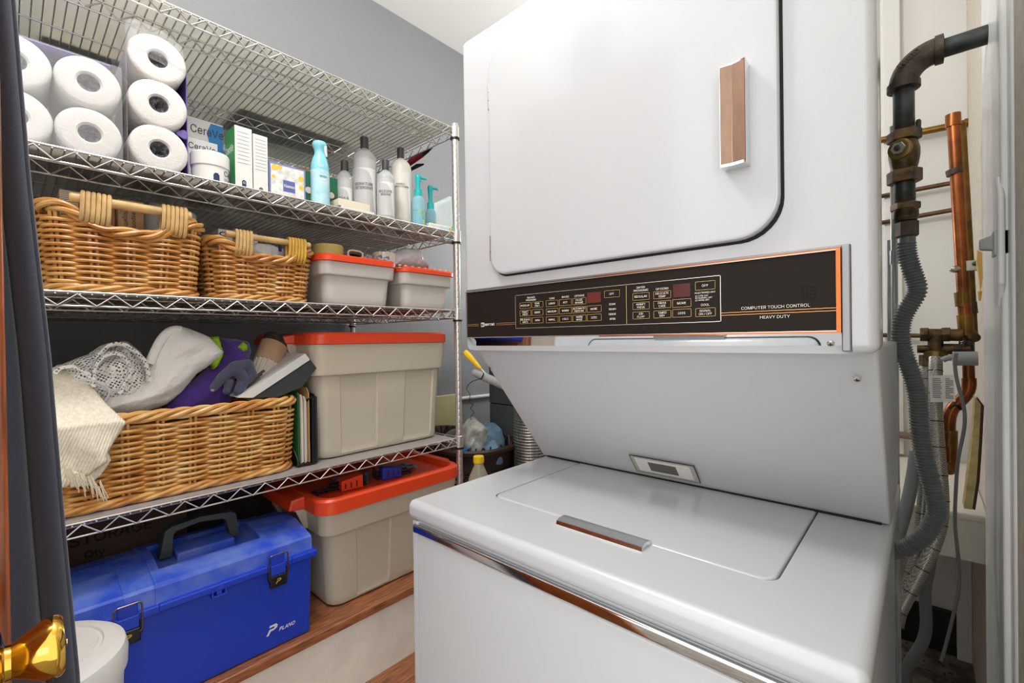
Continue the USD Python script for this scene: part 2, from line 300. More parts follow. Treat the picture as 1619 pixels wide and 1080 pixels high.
# dryer
W.part('dryer_cabinet', rb(-.690, -.062, .68, 1.2, 1.187, 1.825, .006), enamel2)
fr = rb(-.716, -.036, .645, .715, 1.187, 1.833, .012, 2)-mani(bx(-.709, -.0605, .60, .668, 1.10, 1.3125))
W.part('dryer_front', fr, enamel, 40)
W.part('control_recess', bx(-.709, -.0605, .662, .70, 1.187, 1.3125), enamel2)
def plate(x0, x1, z0, z1, y0, y1, rads, bev=.004, q=8):               # rounded plate in the X-Z plane, front at y1 < y0
    def out(i):
        P = sbox(x0, z0, x1, z1)
        pts = []
        for (cx, cz, sx, sz, a0), r in zip(((x1, z1, -1, -1, 0), (x0, z1, 1, -1, 90), (x0, z0, 1, 1, 180), (x1, z0, -1, 1, 270)), rads):
            ox, oz = cx+sx*r, cz+sz*r
            pts += [(ox+(r-i)*math.cos(math.radians(a0+90*k/q)), oz+(r-i)*math.sin(math.radians(a0+90*k/q))) for k in range(q+1)]
        return A(pts)
    secs = []
    for i, y in ((0, y0), (0, y1+bev), (bev*.3, y1+bev*.3), (bev, y1)):
        o = out(i); secs.append(np.c_[o[:, 0], np.full(len(o), y), o[:, 1]])
    return loft([s for s in secs])
rd = (.05, .034, .036, .05)
W.part('door_gasket', plate(-.6262, -.1262, 1.3305, 1.7645, .646, .6432, rd, .0005), seam)
dd = W.part('dryer_door', plate(-.6255, -.1295, 1.3338, 1.7640, .6445, .6318, rd, .005), enamel, 40)
for v0, v1 in ((131, 171), (372, 412)):
    a, b = aY(779.5, v1, .64), aY(779.5, v0, .64)
    zs = np.linspace(a[2], b[2], 4); hx = -.6285
    hp = W.part('hinge', cat(*[lathe([(.0036, z0+.0004), (.004, z0+.001), (.004, z1-.001), (.0036, z1-.0004)], 12, (hx, .640, 0)) for z0, z1 in zip(zs[:-1], zs[1:])]), steel, label='small metal door hinge')
    W.part('hinge_leaf', bx(hx-.006, hx+.002, .6405, .6425, a[2]+.001, b[2]-.001), steel, parent=hp)
# hollow chrome handle with two bronze faces
hx0, hx1, hz0, hz1 = -.1905, -.1605, 1.424, 1.552
hf = .6318
oc = Polygon([(hx0, hf), (hx0, hf-.021), (hx0+.014, hf-.0185), (hx1, hf-.021), (hx1, hf)])
ic = Polygon([(hx0+.0015, hf+.01), (hx0+.0015, hf-.0195), (hx0+.014, hf-.017), (hx1-.0015, hf-.0195), (hx1-.0015, hf+.01)])
def vert(poly, z0, z1): return frame(extr(poly, z1-z0), (0, 0, z0), EX, EY, EZ)
hb = W.part('door_handle', cat(vert(oc, hz0, hz1)), chrome, 20, 'chrome handle with bronze face', parent=dd)
bronze = mat('brushed_bronze', (150, 122, 102), .35, .6, var=.06, vscale=40, stretch=(4, 4, 1))
zz0, zz1 = hz0+.004, hz1-.002
W.part('handle_face', cat(vert(Polygon([(hx0+.0008, hf-.020), (hx0+.0008, hf-.0215), (hx0+.0137, hf-.0192), (hx0+.0137, hf-.018)]), zz0, zz1), vert(Polygon([(hx0+.0142, hf-.018), (hx0+.0142, hf-.0192), (hx1-.0014, hf-.0215), (hx1-.0014, hf-.020)]), zz0, zz1)), bronze, 10, 'worn bronze face', parent=dd)
# control strip
panel_m = mat('brown_black_panel', (38, 32, 29), .5, spec=.12, var=.12, vscale=60, stretch=(1, 1, 40))
cpn = W.part('control_panel', rb(-.7065, -.0725, .6435, .665, 1.2145, 1.3075, .001), panel_m, 20, 'dark control panel with printed touch keys')
copper_e = mat('copper_edge', (196, 110, 58), .3, .9)
silver = mat('silver_line', (200, 198, 192), .3, .7)
W.part('panel_edge', cat(bx(-.7085, -.0705, .6415, .66, 1.3073, 1.3088), bx(-.7085, -.0705, .6415, .66, 1.2132, 1.2148), bx(-.7085, -.7066, .6415, .66, 1.2132, 1.3088)), silver, parent=cpn)
W.part('panel_edge', cat(bx(-.0745, -.0700, .6410, .66, 1.2128, 1.3082), bx(-.39, -.0700, .6412, .66, 1.2118, 1.2136), bx(-.40, -.0700, .6412, .66, 1.3086, 1.3100)), copper_e, 20, 'copper coloured edge strip', parent=cpn)
W.part('panel_trim', cat(rb(-.0700, -.0610, .643, .67, 1.19, 1.3135, .002), rb(-.709, -.061, .6445, .67, 1.3100, 1.3135, .001)), mat('brushed_grey_trim', (150, 151, 153), .42, .7), parent=cpn)
W.part('chrome_sill', frame(extr(Polygon([(.648, 1.2130), (.6705, 1.1868), (.69, 1.1868), (.69, 1.2130)]), .640), (-.703, 0, 0), EY, EZ, EX), mat('mirror_chrome', (232, 234, 236), .03, 1.), False, 'mirror chrome sill under the controls')
h, cr = screw((-.0825, .6600, 1.1990), (0, -.76, -.65), .004); a = W.part('screw', h, steel); W.part('slot', cr, seam, parent=a)
gold = mat('gold_print', (190, 160, 90), .45, .3); wp = mat('white_print', (228, 224, 214), .5); cop = mat('copper_print', (200, 140, 84), .4, .4)
Yf = .6435
def face(x0, x1, z0, z1, t=.0004): return bx(x0, x1, Yf-t, Yf+.0005, z0, z1)
def outline(x0, x1, z0, z1, w): return cat(face(x0, x1, z1-w, z1), face(x0, x1, z0, z0+w), face(x0, x0+w, z0, z1), face(x1-w, x1, z0, z1))
W.part('key_field', outline(-.5715, -.2015, 1.2292, 1.2922, .0011), silver, parent=cpn)
W.part('key_divider', face(-.3416, -.3406, 1.231, 1.290), gold, parent=cpn)
W.part('print_stripe', cat(face(-.201, -.073, 1.2405, 1.2415), face(-.201, -.073, 1.2372, 1.2382), face(-.704, -.672, 1.2405, 1.2414), face(-.622, -.572, 1.2405, 1.2414), face(-.704, -.672, 1.2375, 1.2384), face(-.622, -.572, 1.2375, 1.2384)), cop, parent=cpn)
redm = mat('red_display', (74, 18, 18), .3)
W.part('display', face(-.4121, -.3864, 1.2673, 1.2845), mat('faded_red_display', (96, 42, 38), .35), parent=cpn)
W.part('display', face(-.2672, -.2425, 1.2664, 1.2851), redm, parent=cpn)
T_ = []
def lab(t, x, z, h=.0031, wm=None, align='c', bold=False): T_.append(text(t, (x, Yf-.0004, z), EX, EZ, h, align, .0003, bold, wmax=wm))
RW = ((1.2661, 1.2772), (1.2520, 1.2630), (1.2377, 1.2487)); RW5 = ((1.2663, 1.2772), (1.2518, 1.2632), (1.2378, 1.2487))
cols = ((-.5602, -.5332), (-.5311, -.5047), (-.4985, -.4715), (-.4693, -.4432), (-.4414, -.4143))
names = (('REGULAR', "PERM'T\nPRESS", 'DELICATES\nKNITS'), ('SOAK\nONLY', 'RINSE', 'SPIN'), ('LARGE', 'MEDIUM', 'SMALL'), ('HOT', 'WARM', 'COLD'), ('PAUSE\nRESUME', 'AUTOMATIC\nPRESOAK', 'WARM\nRINSE'))
keys = [(c[0], c[1], r[0], r[1], t) for c, ns in zip(cols, names) for r, t in zip(RW, ns)]
keys += [(-.4129, -.3855, 1.2518, 1.2628, 'MORE'), (-.4129, -.3855, 1.2378, 1.2488, 'LESS'), (-.3800, -.3525, 1.2737, 1.2852, 'OFF')]
for c, ns in zip(((-.3306, -.3034), (-.2970, -.2703)), (('REGULAR', "PERM'T\nPRESS", 'AIR\nFLUFF'), ('DELICATE\nTEMP', 'PRESS\nCARE', 'TIMED\nDRY'))):
    keys += [(c[0], c[1], r[0], r[1], t) for r, t in zip(RW, ns)]
keys += [(-.2684, -.2413, 1.2518, 1.2636, 'MORE'), (-.2684, -.2413, 1.2376, 1.2494, 'LESS'), (-.2357, -.2087, 1.2738, 1.2859, 'OFF'), (-.2357, -.2087, 1.2371, 1.2490, 'SIGNAL\nON / OFF')]
for x0, x1, z0, z1, t in keys:
    W.part('touch_key', outline(x0, x1, z0, z1, .0006), gold, False, parent=cpn)
    two = '\n' in t; lab(t, (x0+x1)/2, (z0+z1)/2, .0030 if two else .0033, x1-x0-.003)
for t, x, z in (('WASHER\nPROGRAMS', -.5324, 1.2831), ('LOAD', -.4845, 1.2806), ('WATER', -.4559, 1.2810), ('OPTIONS', -.4271, 1.2809), ('SOAK', -.3655, 1.2631), ('WASH', -.3655, 1.2552), ('RINSE', -.3655, 1.2472), ('SPIN', -.3655, 1.2396), ('DRYER\nPROGRAMS', -.3167, 1.2831), ('OPTIONS', -.2833, 1.2805), ('COOL', -.2222, 1.2533)): lab(t, x, z, .0031)
lab('ELECTRONIC DRY', -.2221, 1.2702, .0024, .0275); lab('E1 LESS DRY\nE2 NORMAL DRY\nE3 MORE DRY', -.2355, 1.2630, .0021, .024, 'l')
lab('COMPUTER TOUCH CONTROL', -.1383, 1.2457, .0038); lab('HEAVY DUTY', -.1378, 1.2332, .0038); lab('MAYTAG', -.6400, 1.2395, .0046, None, 'c', True)
for q in T_: W.part('lettering', q, wp, False, parent=cpn)
lg = W.part('emblem', face(-.6645, -.6560, 1.2350, 1.2438, .0005), wp, parent=cpn)
W.part('emblem_mark', text('M', (-.6602, Yf-.0007, 1.2394), EX, EZ, .0055, 'c', .0002, True), panel_m, False, parent=cpn)
W.part('speaker_hole', cat(*[lathe([(.0011, 0), (.0011, .0004), (0, .0004)], 8, (0, 0, 0), 'z') if 0 else frame(lathe([(.0011, 0), (.0011, .0004), (0, .0004)], 8), (-.1078+.0041*i, Yf, 1.2540+.0046*j), EX, EZ, (0, -1, 0)) for i in range(4) for j in range(4)]), mat('hole_black', (4, 4, 4), .9), parent=cpn)
# ================================================================ wire shelving
SX0, SX1, SY0, SY1 = -1.27, -2.03, -.11, 1.109
S = Thing('wire_shelving_unit', 'tall chrome wire shelving unit along the left wall', 'shelving', loc=(-1.65, .5, .42))
for x in (SX0, SX1):
    for y in (SY0, SY1):
        zs = np.arange(.425, 2.0, .0254); pr = [(.0122, .42)]
        for z in zs: pr += [(.0124, z), (.0124, z+.021), (.0116, z+.0222), (.0116, z+.0242)]
        S.part('post', lathe([p for p in pr if p[1] < 1.998]+[(.0124, 1.998), (.011, 2.001)], 14, (x, y, 0)), steel)
TZ = (1.983, 1.602, 1.317, .850); H_ = .028; PIT = .0575
def truss(x, y0, y1, z, r0=.0027, r1=.0023, rz=.0021):
    k = int(round((y1-y0)/PIT))*2; ys = np.linspace(y0, y1, k+1)
    zz = np.where(np.arange(k+1) % 2 == 0, z-H_, z-.004)
    return cat(tube([(x, y0, z), (x, y1, z)], r0, 7), tube([(x, y0, z-H_), (x, y1, z-H_)], r1, 7), tube(np.c_[np.full(k+1, x+.003), ys, zz], rz, 6))
def swapxy(m): v, f = mv(m); return v[:, [1, 0, 2]], f[:, ::-1]
for z in TZ:
    y0, y1 = SY0+.004, SY1-.004
    p = S.part('shelf', cat(truss(SX0, y0, y1, z), truss(SX1, y0, y1, z), swapxy(truss(SY1, SX1, SX0, z)), swapxy(truss(SY0, SX1, SX0, z))), steel)
    for x in (-1.362, -1.71): S.part('rib_truss', truss(x, y0, y1-.01, z-.004), steel, parent=p)
    for x in (-1.55, -1.87): S.part('rib_wire', tube([(x, y0, z-.005), (x, y1, z-.005)], .0024, 6), steel, parent=p)
    S.part('deck_wires', cat(*[tube([(SX1-.002, y, z-.0035), (SX0+.0025, y, z-.0035)], .0016, 5) for y in np.arange(y0+.008, y1, .0180)]), steel, kind='stuff', parent=p)
    for x in (SX0, SX1):
        for y in (SY0, SY1):
            S.part('corner_sleeve', lathe([(.0125, z-.034), (.0165, z-.034), (.0160, z+.006), (.0135, z+.008), (.0125, z+.008)], 16, (x, y, 0)), steel, parent=p)
            S.part('clip_ring', lathe([(.0124, z-.0405), (.0168, z-.0405), (.0172, z-.034), (.0124, z-.034)], 16, (x, y, 0)), black, parent=p)
lm = {}
for z, nm, col, where in zip(TZ, 'abcd', ((206, 207, 200), (200, 199, 194), (186, 184, 180), (206, 202, 200)), ('top', 'second', 'third', 'lowest')):
    m_ = usdkit.material(stage, LK+'/liner_'+nm, {'p': ('principled_bsdf', {'base_color': C(*col), 'roughness': .32}), 't': ('translucent_bsdf', {'color': C(*col)}), 'c': ('transparent_bsdf', {}), 'm': ('mix_closure', {'fac': .45}), 'k': ('mix_closure', {'fac': .14 if nm in 'ab' else .03})}, [('p.BSDF', 'm.closure1'), ('t.BSDF', 'm.closure2'), ('m.closure', 'k.closure1'), ('c.BSDF', 'k.closure2')], surface='k.closure')
    single('shelf_liner', rb(SX1+.012, SX0-.006, SY0+.02, SY1-.018, z-.0018, z+.0006, .0008), m_, f'grey plastic liner sheet lying on the {where} wire shelf', 'shelf liner', smooth=False)
# ================================================================ wicker baskets
wick = usdkit.material(stage, LK+'/wicker', {'o': ('geometry', {}), 'tc': ('texture_coordinate', {}), 'n': ('noise_texture', {'scale': 18., 'detail': 4.}), 'r': ('rgb_ramp', {'ramp': [(.25, C(176, 112, 50)), (.42, C(208, 150, 80)), (.56, C(224, 178, 110)), (.72, C(234, 202, 148))]}),
    'p': ('principled_bsdf', {'roughness': .38, 'specular_ior_level': .5}), 'i': ('object_info', {}), 'a': ('math', {'math_type': 'multiply_add', 'value2': .16, 'value3': -.08}), 's': ('math', {'math_type': 'add'})},
    [('tc.object', 'n.vector'), ('n.fac', 's.value1'), ('o.random_per_island', 'a.value1'), ('a.value', 's.value2'), ('s.value', 'r.fac'), ('r.color', 'p.base_color')], surface='p.BSDF')
peel = mat('peeled_rattan', (226, 190, 128), .4, var=.15, vscale=30)
yelwrap = mat('yellow_rattan', (222, 178, 74), .35, var=.12, vscale=40)
def basket(name, label, loc, L, Wd, H, taper, nrow, rad, stake, dip=0, dipw=.1, rot=0, bar=None, wraps=None, rimr=.0055, catg='basket', base_r=.05, amp=.0085):
    t = Thing(name, label, catg, loc=loc, rotz=rot, local=True)
    per = 2*(L+Wd)-8*base_r+2*math.pi*base_r; ns = int(per/stake/2)*2; q = 12
    def path(h, n):                                   # perimeter points and outward normals at height h (0..1), starting mid front
        l, w = L-2*taper*(1-h), Wd-2*taper*(1-h)
        P = rr(-w/2, w/2, -l/2, l/2, base_r, 10).exterior; s0 = P.project(Point(w/2, 0)); T_ = P.length
        sg = 1 if A(P.interpolate((s0+.01) % T_).coords[0])[1] > 0 else -1
        o = A([P.interpolate((s0+sg*T_*i/n) % T_).coords[0] for i in range(n)])
        tg = np.roll(o, -1, 0)-np.roll(o, 1, 0); nn = np.c_[tg[:, 1], -tg[:, 0]]; nn /= np.linalg.norm(nn, axis=1, keepdims=True)
        return o, nn
    N = ns*q; k = np.arange(N)/q
    def dipf(o):                                      # 0..1, how far the front and back rims dip
        if not dip: return np.zeros(len(o))
        e = np.clip((dipw+.03-np.abs(o[:, 1]))/.03, 0, 1); e = e*e*(3-2*e)
        return np.where(np.abs(o[:, 0]) > Wd*.5-taper-.03, e, 0)
    z0 = .022; dz = (H-.03-z0)/nrow
    for i in range(nrow):
        z = z0+dz*(i+.5); o, nn = path(z/H, N)
        ph = np.cos(np.pi*(k+i)); off = amp*np.sign(ph)*np.abs(ph)**.8
        zz = z+.0012*np.sin(np.pi*(k*.5+i*1.7)) + RNG.normal(0, .0004)
        p = np.c_[o+nn*off[:, None], np.broadcast_to(zz, (N,))]
        cut = dipf(o)*dip > H-z-.012
        if cut.any():
            st = int(np.argmax(np.diff(np.r_[cut[-1], cut].astype(int)) == -1)); pr = np.roll(p, -st, 0); cr = np.roll(cut, -st)
            seg = np.split(np.arange(N), np.where(np.diff(cr.astype(int)) != 0)[0]+1)
            for sgm in seg:
                if not cr[sgm[0]] and len(sgm) > 6: t.part('weaver_strand', tube(pr[sgm], rad, 7), wick)
        else:
            t.part('weaver_strand', tube(p, rad, 7, closed=True), wick)
    o0, n0 = path(.05, N); o1, n1 = path(.97, N); dd_ = dipf(o1)
    idx = np.arange(0, N, q)
    st_m = []
    for i in idx:
        tg = A([-n0[i][1], n0[i][0]])
        for s in (-1, 1):
            a = np.r_[o0[i]+tg*s*.0052, .004]; b = np.r_[o1[i]+tg*s*.0052, H-.012-dip*dd_[i]]
            st_m.append(tube([a, b], .0036, 6))
    t.part('stakes', cat(*st_m), wick, kind='stuff')
    o, nn = path(1, N); dd_ = dipf(o); dd_ = np.convolve(np.r_[dd_[-6:], dd_, dd_[:6]], np.ones(13)/13, 'valid')
    for j in range(4):                                # plaited rim
        th = 2*np.pi*(k/4*1.0+j/4); rr_ = .0088
        turns = round(ns/2.6); th = 2*np.pi*(np.arange(N)/N*turns+j/4)
        t.part('rim_strand', tube(np.c_[o+nn*(rr_*1.1*np.cos(th))[:, None], H-.011+rr_*np.sin(th)-dip*dd_], rimr, 7, closed=True), wick)
    o, nn = path(.04, N)
    for j in range(3):
        turns = round(ns/2.4); th = 2*np.pi*(np.arange(N)/N*turns+j/3)
        t.part('base_strand', tube(np.c_[o+nn*(.004+.005*np.cos(th))[:, None], .0115+.0058*np.sin(th)], rimr, 7, closed=True), wick)
    t.part('base', rb(-Wd/2+taper+.008, Wd/2-taper-.008, -L/2+taper+.008, L/2-taper-.008, .004, .012, .003), wick)
    if bar:
        for s in (1, -1):
            x = s*(Wd/2+.001)
            pb = t.part('handle_bar', lathe([(bar[2]*.8, bar[0]), (bar[2], bar[0]+.003), (bar[2], bar[1]-.003), (bar[2]*.8, bar[1])], 14, (x, 0, H+bar[3]), 'y'), peel, 30, 'pale peeled rattan handle bar')
            for yc, nw, mm in wraps:
                for w_ in range(nw):
                    y = yc+(w_-(nw-1)/2)*.0083; g = np.linspace(0, 2*np.pi, 24, endpoint=False)
                    hh = .030+.004*w_/nw; zc = H+bar[3]+bar[2]+.004-hh
                    sup = lambda c: np.sign(c)*np.abs(c)**.75
                    t.part('handle_wrap', tube(np.c_[x+(bar[2]+.0035)*sup(np.cos(g)), np.full(24, y)+.002*np.sin(g), zc+hh*sup(np.sin(g))], .0042, 7, closed=True), mm, parent=pb)
    return t
z3 = TZ[2]+.001; z4 = TZ[3]+.001
basket('wicker_basket', 'honey wicker basket with pale bar handle holding kraft boxes, third shelf left', (-1.435, .186, z3), .276, .27, .190, .012, 22, .0039, .0570, dip=.043, dipw=.062, bar=(-.098, .113, .0105, .006), wraps=((-.058, 6, peel), (.078, 6, peel)))
basket('wicker_basket', 'smaller wicker basket with yellow wrapped handle, right of the larger honey one', (-1.450, .474, z3), .262, .26, .165, .014, 18, .0038, .0520, dip=.036, dipw=.062, bar=(-.098, .118, .0085, .006), wraps=((-.058, 5, peel), (.078, 6, yelwrap)))
basket('wicker_basket', 'long wicker basket heaped with towels and cloths on the lowest wire shelf', (-1.505, .235, z4), .618, .385, .205, .010, 23, .0042, .0640, dip=0, rimr=.0058)
# ================================================================ grey storage tubs
tubm = mat('grey_tub_plastic', (198, 190, 172), .42, bump=.12, bscale=500)
tubm2 = mat('light_grey_tub_plastic', (200, 194, 187), .42, bump=.12, bscale=500)
orange = mat('orange_red_plastic', (226, 70, 30), .35)
def tub(label, loc, L, D_, H, lidh, tab, panels, mm, taper=.028, band=.3, r=.04, tray=.02, rot=0):
    t = Thing('storage_tub', label, 'storage tub', loc=loc, rotz=rot, local=True)
    hb = min(H-lidh*.55, H-tray-.005); zb_ = hb*(1-band)
    def ring(z, grow, groove=0):
        h = z/hb; l, w = L-2*taper*(1-h)+2*grow, D_-2*taper*(1-h)+2*grow
        o = ring_rr(l, w, r, z, 6)
        # densify the long sides so that shallow panels can be pressed in
        out = []
        for i in range(len(o)):
            a, b = o[i], o[(i+1) % len(o)]
            out.append(a)
            if abs(a[1]-b[1]) > l*.5:
                sg = np.sign(b[1]-a[1]); ed = []
                for (c0, c1) in panels: ed += [(c0*l/2, 0), (c0*l/2+.004, 1), (c1*l/2-.004, 1), (c1*l/2, 0)]
                for y, g_ in (ed if sg > 0 else ed[::-1]): out.append(A([a[0]-np.sign(a[0])*groove*g_, y, z]))
        return A(out)
    secs = [ring(.012, -.014)*[1, 1, 0]+[0, 0, .0], ring(.004, -.004), ring(.012, 0), ring(.030, 0, .005), ring(zb_-.012, 0, .005), ring(zb_-.002, 0, 0), ring(zb_, .009), ring(zb_+.004, .011), ring(hb-.004, .011), ring(hb, .011), ring(hb, .006)]
    t.part('body', loft(secs, True, True), mm, 28)
    if tab:
        for s in (-1, 1):                             # grips moulded under the lid tabs
            t.part('grip', cat(*[hullsph([((x, s*(L/2+.008), hb-.006), .004), ((x, s*(L/2+tab-.012), hb-.006), .004), ((x, s*(L/2+.004), hb-.075), .004), ((x*1.0, s*(L/2+.012), hb-.075), .003)]) for x in (-D_*.24, D_*.24)], rb(-D_*.24, D_*.24, s*(L/2+tab-.017), s*(L/2+tab-.011), hb-.022, hb-.002, .002)), mm)
    g = .018; lz0, lz1 = H-lidh, H
    def lr(gr, z): return ring_rr(L+2*gr, D_+2*gr, r+gr*.5+.004, z, 6)
    lid = loft([lr(g-.004, lz0), lr(g, lz0+.002), lr(g-.001, lz1-.006), lr(g-.006, lz1), lr(g-.020, lz1), lr(g-.027, lz1-.006), lr(g-.034, lz1-tray), lr(g-.045, lz1-tray-.002)], True, True)
    lp_ = t.part('lid', lid, orange, 35, 'orange red lid')
    if tab:
        for s in (-1, 1): t.part('lid_tab', hullsph([((x, s*y, z), .006) for x, y, z in [(-D_*.26, L/2+.008, lz0+.008), (D_*.26, L/2+.008, lz0+.008), (-D_*.26, L/2+.008, lz1-.008), (D_*.26, L/2+.008, lz1-.008), (-D_*.24, L/2+tab, lz0+.008), (D_*.24, L/2+tab, lz0+.008), (-D_*.24, L/2+tab-.006, lz1-.014), (D_*.24, L/2+tab-.006, lz1-.014)]]), orange, 35, parent=lp_)
    return t
PN = ((-.70, -.14), (.30, .82))
tub('large grey tub with orange lid standing on the lowest wire shelf', (-1.545, .848, z4), .487, .44, .386, .036, .050, PN, tubm, tray=.010, taper=.018)
TC = tub('large grey tub with hex keys on its orange lid, on the wooden step', (-1.465, .842, .4205), .492, .405, .338, .044, .052, ((-.62, -.1), (.3, .8)), tubm, tray=.020, taper=.030, band=.27)
tub('small light grey tub with tape rolls on its orange lid', (-1.475, .752, z3), .240, .31, .155, .022, 0, (), tubm2, taper=.012, band=.34, r=.03, tray=.008)
tub('small light grey tub at the post, with a clear bag on its lid', (-1.475, 1.018, z3), .214, .31, .146, .020, 0, (), tubm2, taper=.012, band=.34, r=.03, tray=.008)
# ================================================================ second shelf: toilet paper, toiletries, bottles
z2 = TZ[1]+.0008
wrapm = film('clear_wrap', (235, 238, 240), .80, .15); wrap_g = film('grey_film', (150, 152, 156), .25, .2)
purple = mat('purple_film', (112, 92, 172), .25)
hole = mat('crinkled_grey_film', (128, 130, 136), .25, var=.5, vscale=90, bump=1., bscale=90)
def affinity_mesh(a): return extr(affinity.rotate(sbox(-.010, -.006, .010, .006), 20).segmentize(.003), .0004)
def roll(t, y, z, x, r, ln=.095):
    p = t.part('roll', lathe([(.021, -ln), (r-.006, -ln), (r, -ln+.006), (r, -.008), (r-.003, -.003), (r-.010, 0), (.022, 0), (.0185, -.003), (.0185, -.03), (.0183, -.04)], 36, (x, y, z), 'x'), paper, 40)
    g = np.linspace(0, 2*np.pi, 18, endpoint=False); rs = [.0186, .015, .010, .004, .0004]; secs = []
    for k_, q in enumerate(rs): secs.append(np.c_[x-.008-.009*RNG.random(18)*(k_ > 0)-.003*k_, y+q*np.cos(g), z+q*np.sin(g)])
    t.part('wrap_tuck', loft(secs, False, False), hole, 20, parent=p)
tp = Thing('toilet_paper_pack', 'wide wrapped pack of toilet paper beside the dark curtain', 'toilet paper', loc=(-1.40, .07, z2))
for l in (0, 1):
    for j in range(2):
        for i in range(3): roll(tp, .1225-.1075*i, z2+.0545+.107*j, -1.303-.098*l, .0535)
tp.part('printed_wrap', rb(-1.50, -1.318, -.14, .160, z2+.2165, z2+.219, .001), purple, label='purple printed top of the plastic wrap')
tp.part('film', cat(*[bx(-1.3035, -1.3028, -.145, .176, z2+.002, z2+.214)]), film('clear_wrap2', (235, 238, 240), .9, .12))
tq = Thing('toilet_paper_pack', 'upright pack of three stacked toilet paper rolls in clear wrap', 'toilet paper', loc=(-1.40, .24, z2))
for l in (0, 1):
    for j in range(3): roll(tq, .2415, z2+.0565+.1035*j, -1.303-.098*l, .0558)
tq.part('printed_wrap', cat(rb(-1.50, -1.325, .2985, .3005, z2+.004, z2+.27, .0008), pillow([(.2975, z2+.10), (.2975, z2+.125), (.268, z2+.1095), (.2975, z2+.095)], -1.318, .002, 20)), purple, label='purple printed side of the wrap')
tq.part('film', cat(bx(-1.50, -1.302, .1835, .1842, z2+.002, z2+.32), pillow([(.185, z2+.27), (.298, z2+.25), (.29, z2+.315), (.25, z2+.334), (.2, z2+.338), (.183, z2+.325)], -1.31, .012, 40, amp=.003, fscale=(90, 40), seed=5)), wrapm)
def label_text(t, parent, txt, x, y, z, h, m, bold=False, wmax=None, align='c', skew=0):
    return t.part('lettering', text(txt, (x+.0003, y, z), EY, EZ, h, align, .0003, bold, skew, wmax), m, False, parent=parent)
whitebox = mat('white_card', (222, 222, 219), .5); navy = mat('navy_print', (30, 48, 92), .5); blue = mat('blue_print', (28, 128, 190), .45); green = mat('green_print', (38, 140, 62), .45); greyp = mat('grey_print', (140, 142, 148), .6); darkp = mat('dark_print', (62, 66, 76), .6)
def Yx(u, x, v=280): return aX(u, v, x)[1]
def carton(label, x, y0, y1, zt, dep, m=whitebox, catg='carton', name='carton', zb_=None, rad=.0012):
    zb_ = z2 if zb_ is None else zb_
    t = Thing(name, label, catg, loc=(x-dep/2, (y0+y1)/2, zb_)); t.b = t.part('box', rb(x-dep, x, y0, y1, zb_, zt, rad), m, 20); return t
def decal(t, pts, x, m, name='print', parent=None): return t.part(name, yz(Polygon(pts), x, .0003), m, False, parent=parent or t.b)
def seal(t, x, y, z, s=.011): decal(t, [(y-s/2, z-s*.8), (y+s/2, z-s*.8), (y+s/2, z+s*.5), (y+s*.2, z+s*.8), (y-s*.2, z+s*.8), (y-s/2, z+s*.5)], x, navy, 'seal_print'); t.part('seal_print', frame(torus((0, 0, 0), s*.22, s*.06, 'z', 16, 5), (x+.0004, y, z+s*.15), EY, EZ, EX), whitebox, False, parent=t.b)
# tall cream box at the back
x = -1.475; a0, a1 = Yx(297, x), Yx(354, x); zt = aX(322, 190, x)[2]; c = carton('tall white and blue cream carton, behind the lower cream carton', x, a0, a1, zt, .05)
decal(c, [(a1-.030, zt-.004), (a1-.0005, zt-.004), (a1-.0005, z2+.05), (a1-.018, z2+.08), (a1-.040, zt-.032)], x, blue)
label_text(c, c.b, 'CeraVe', x+.0002, (a0+a1)/2+.004, zt-.030, .021, darkp, wmax=.078)
x = -1.435; a0, a1 = Yx(298, x), Yx(345, x); zt = aX(320, 222, x)[2]; c = carton('lower white cream carton beside the stacked toilet paper rolls', x, a0, a1, zt, .03)
decal(c, [(a1-.022, zt-.028), (a1-.0005, zt-.018), (a1-.0005, z2+.02), (a1-.010, z2+.04)], x, blue)
label_text(c, c.b, 'CeraVe', x+.0002, (a0+a1)/2-.002, zt-.020, .0155, darkp, wmax=.062)
label_text(c, c.b, 'Moisturizing\nCream', x+.0002, a0+.027, zt-.042, .0065, greyp, align='l', wmax=.045); seal(c, x, a0+.011, zt-.045)
jr = Thing('cream_jar', 'round white cream jar in front of the cream cartons', 'jar', loc=(-1.345, .352, z2)); jc = A([-1.345, .352, z2])
jr.b = jr.part('body', lathe([(.038, .0), (.040, .002), (.0405, .05), (.0395, .054)], 40, jc), white_p)
jr.part('cap', lathe([(.0425, .050), (.0428, .052), (.0428, .080), (.041, .084), (.039, .085), (0, .085)], 48, jc), white_p, 40)
def on_cyl(m, c, R_, th0):                                              # bend a flat label (x right, y up) round a cylinder
    v, f = mv(m); th = th0+v[:, 0]/R_; r = R_+.0002+v[:, 2]; return np.c_[c[0]+r*np.cos(th), c[1]+r*np.sin(th), c[2]+v[:, 1]], f
jr.part('lettering', on_cyl(text('CeraVe', (.022, .036, 0), EX, EY, .013, 'l', .0003), jc, .0406, 0), darkp, False, parent=jr.b)
jr.part('lettering', on_cyl(text('Moisturizing\nCream', (.022, .017, 0), EX, EY, .006, 'l', .0003), jc, .0406, 0), greyp, False, parent=jr.b)
jr.part('seal_print', on_cyl(extr(Polygon([(-.004, .010), (.009, .010), (.009, .026), (.0055, .031), (0, .031), (-.004, .026)]), .0004), jc, .0406, 0), navy, False, parent=jr.b)
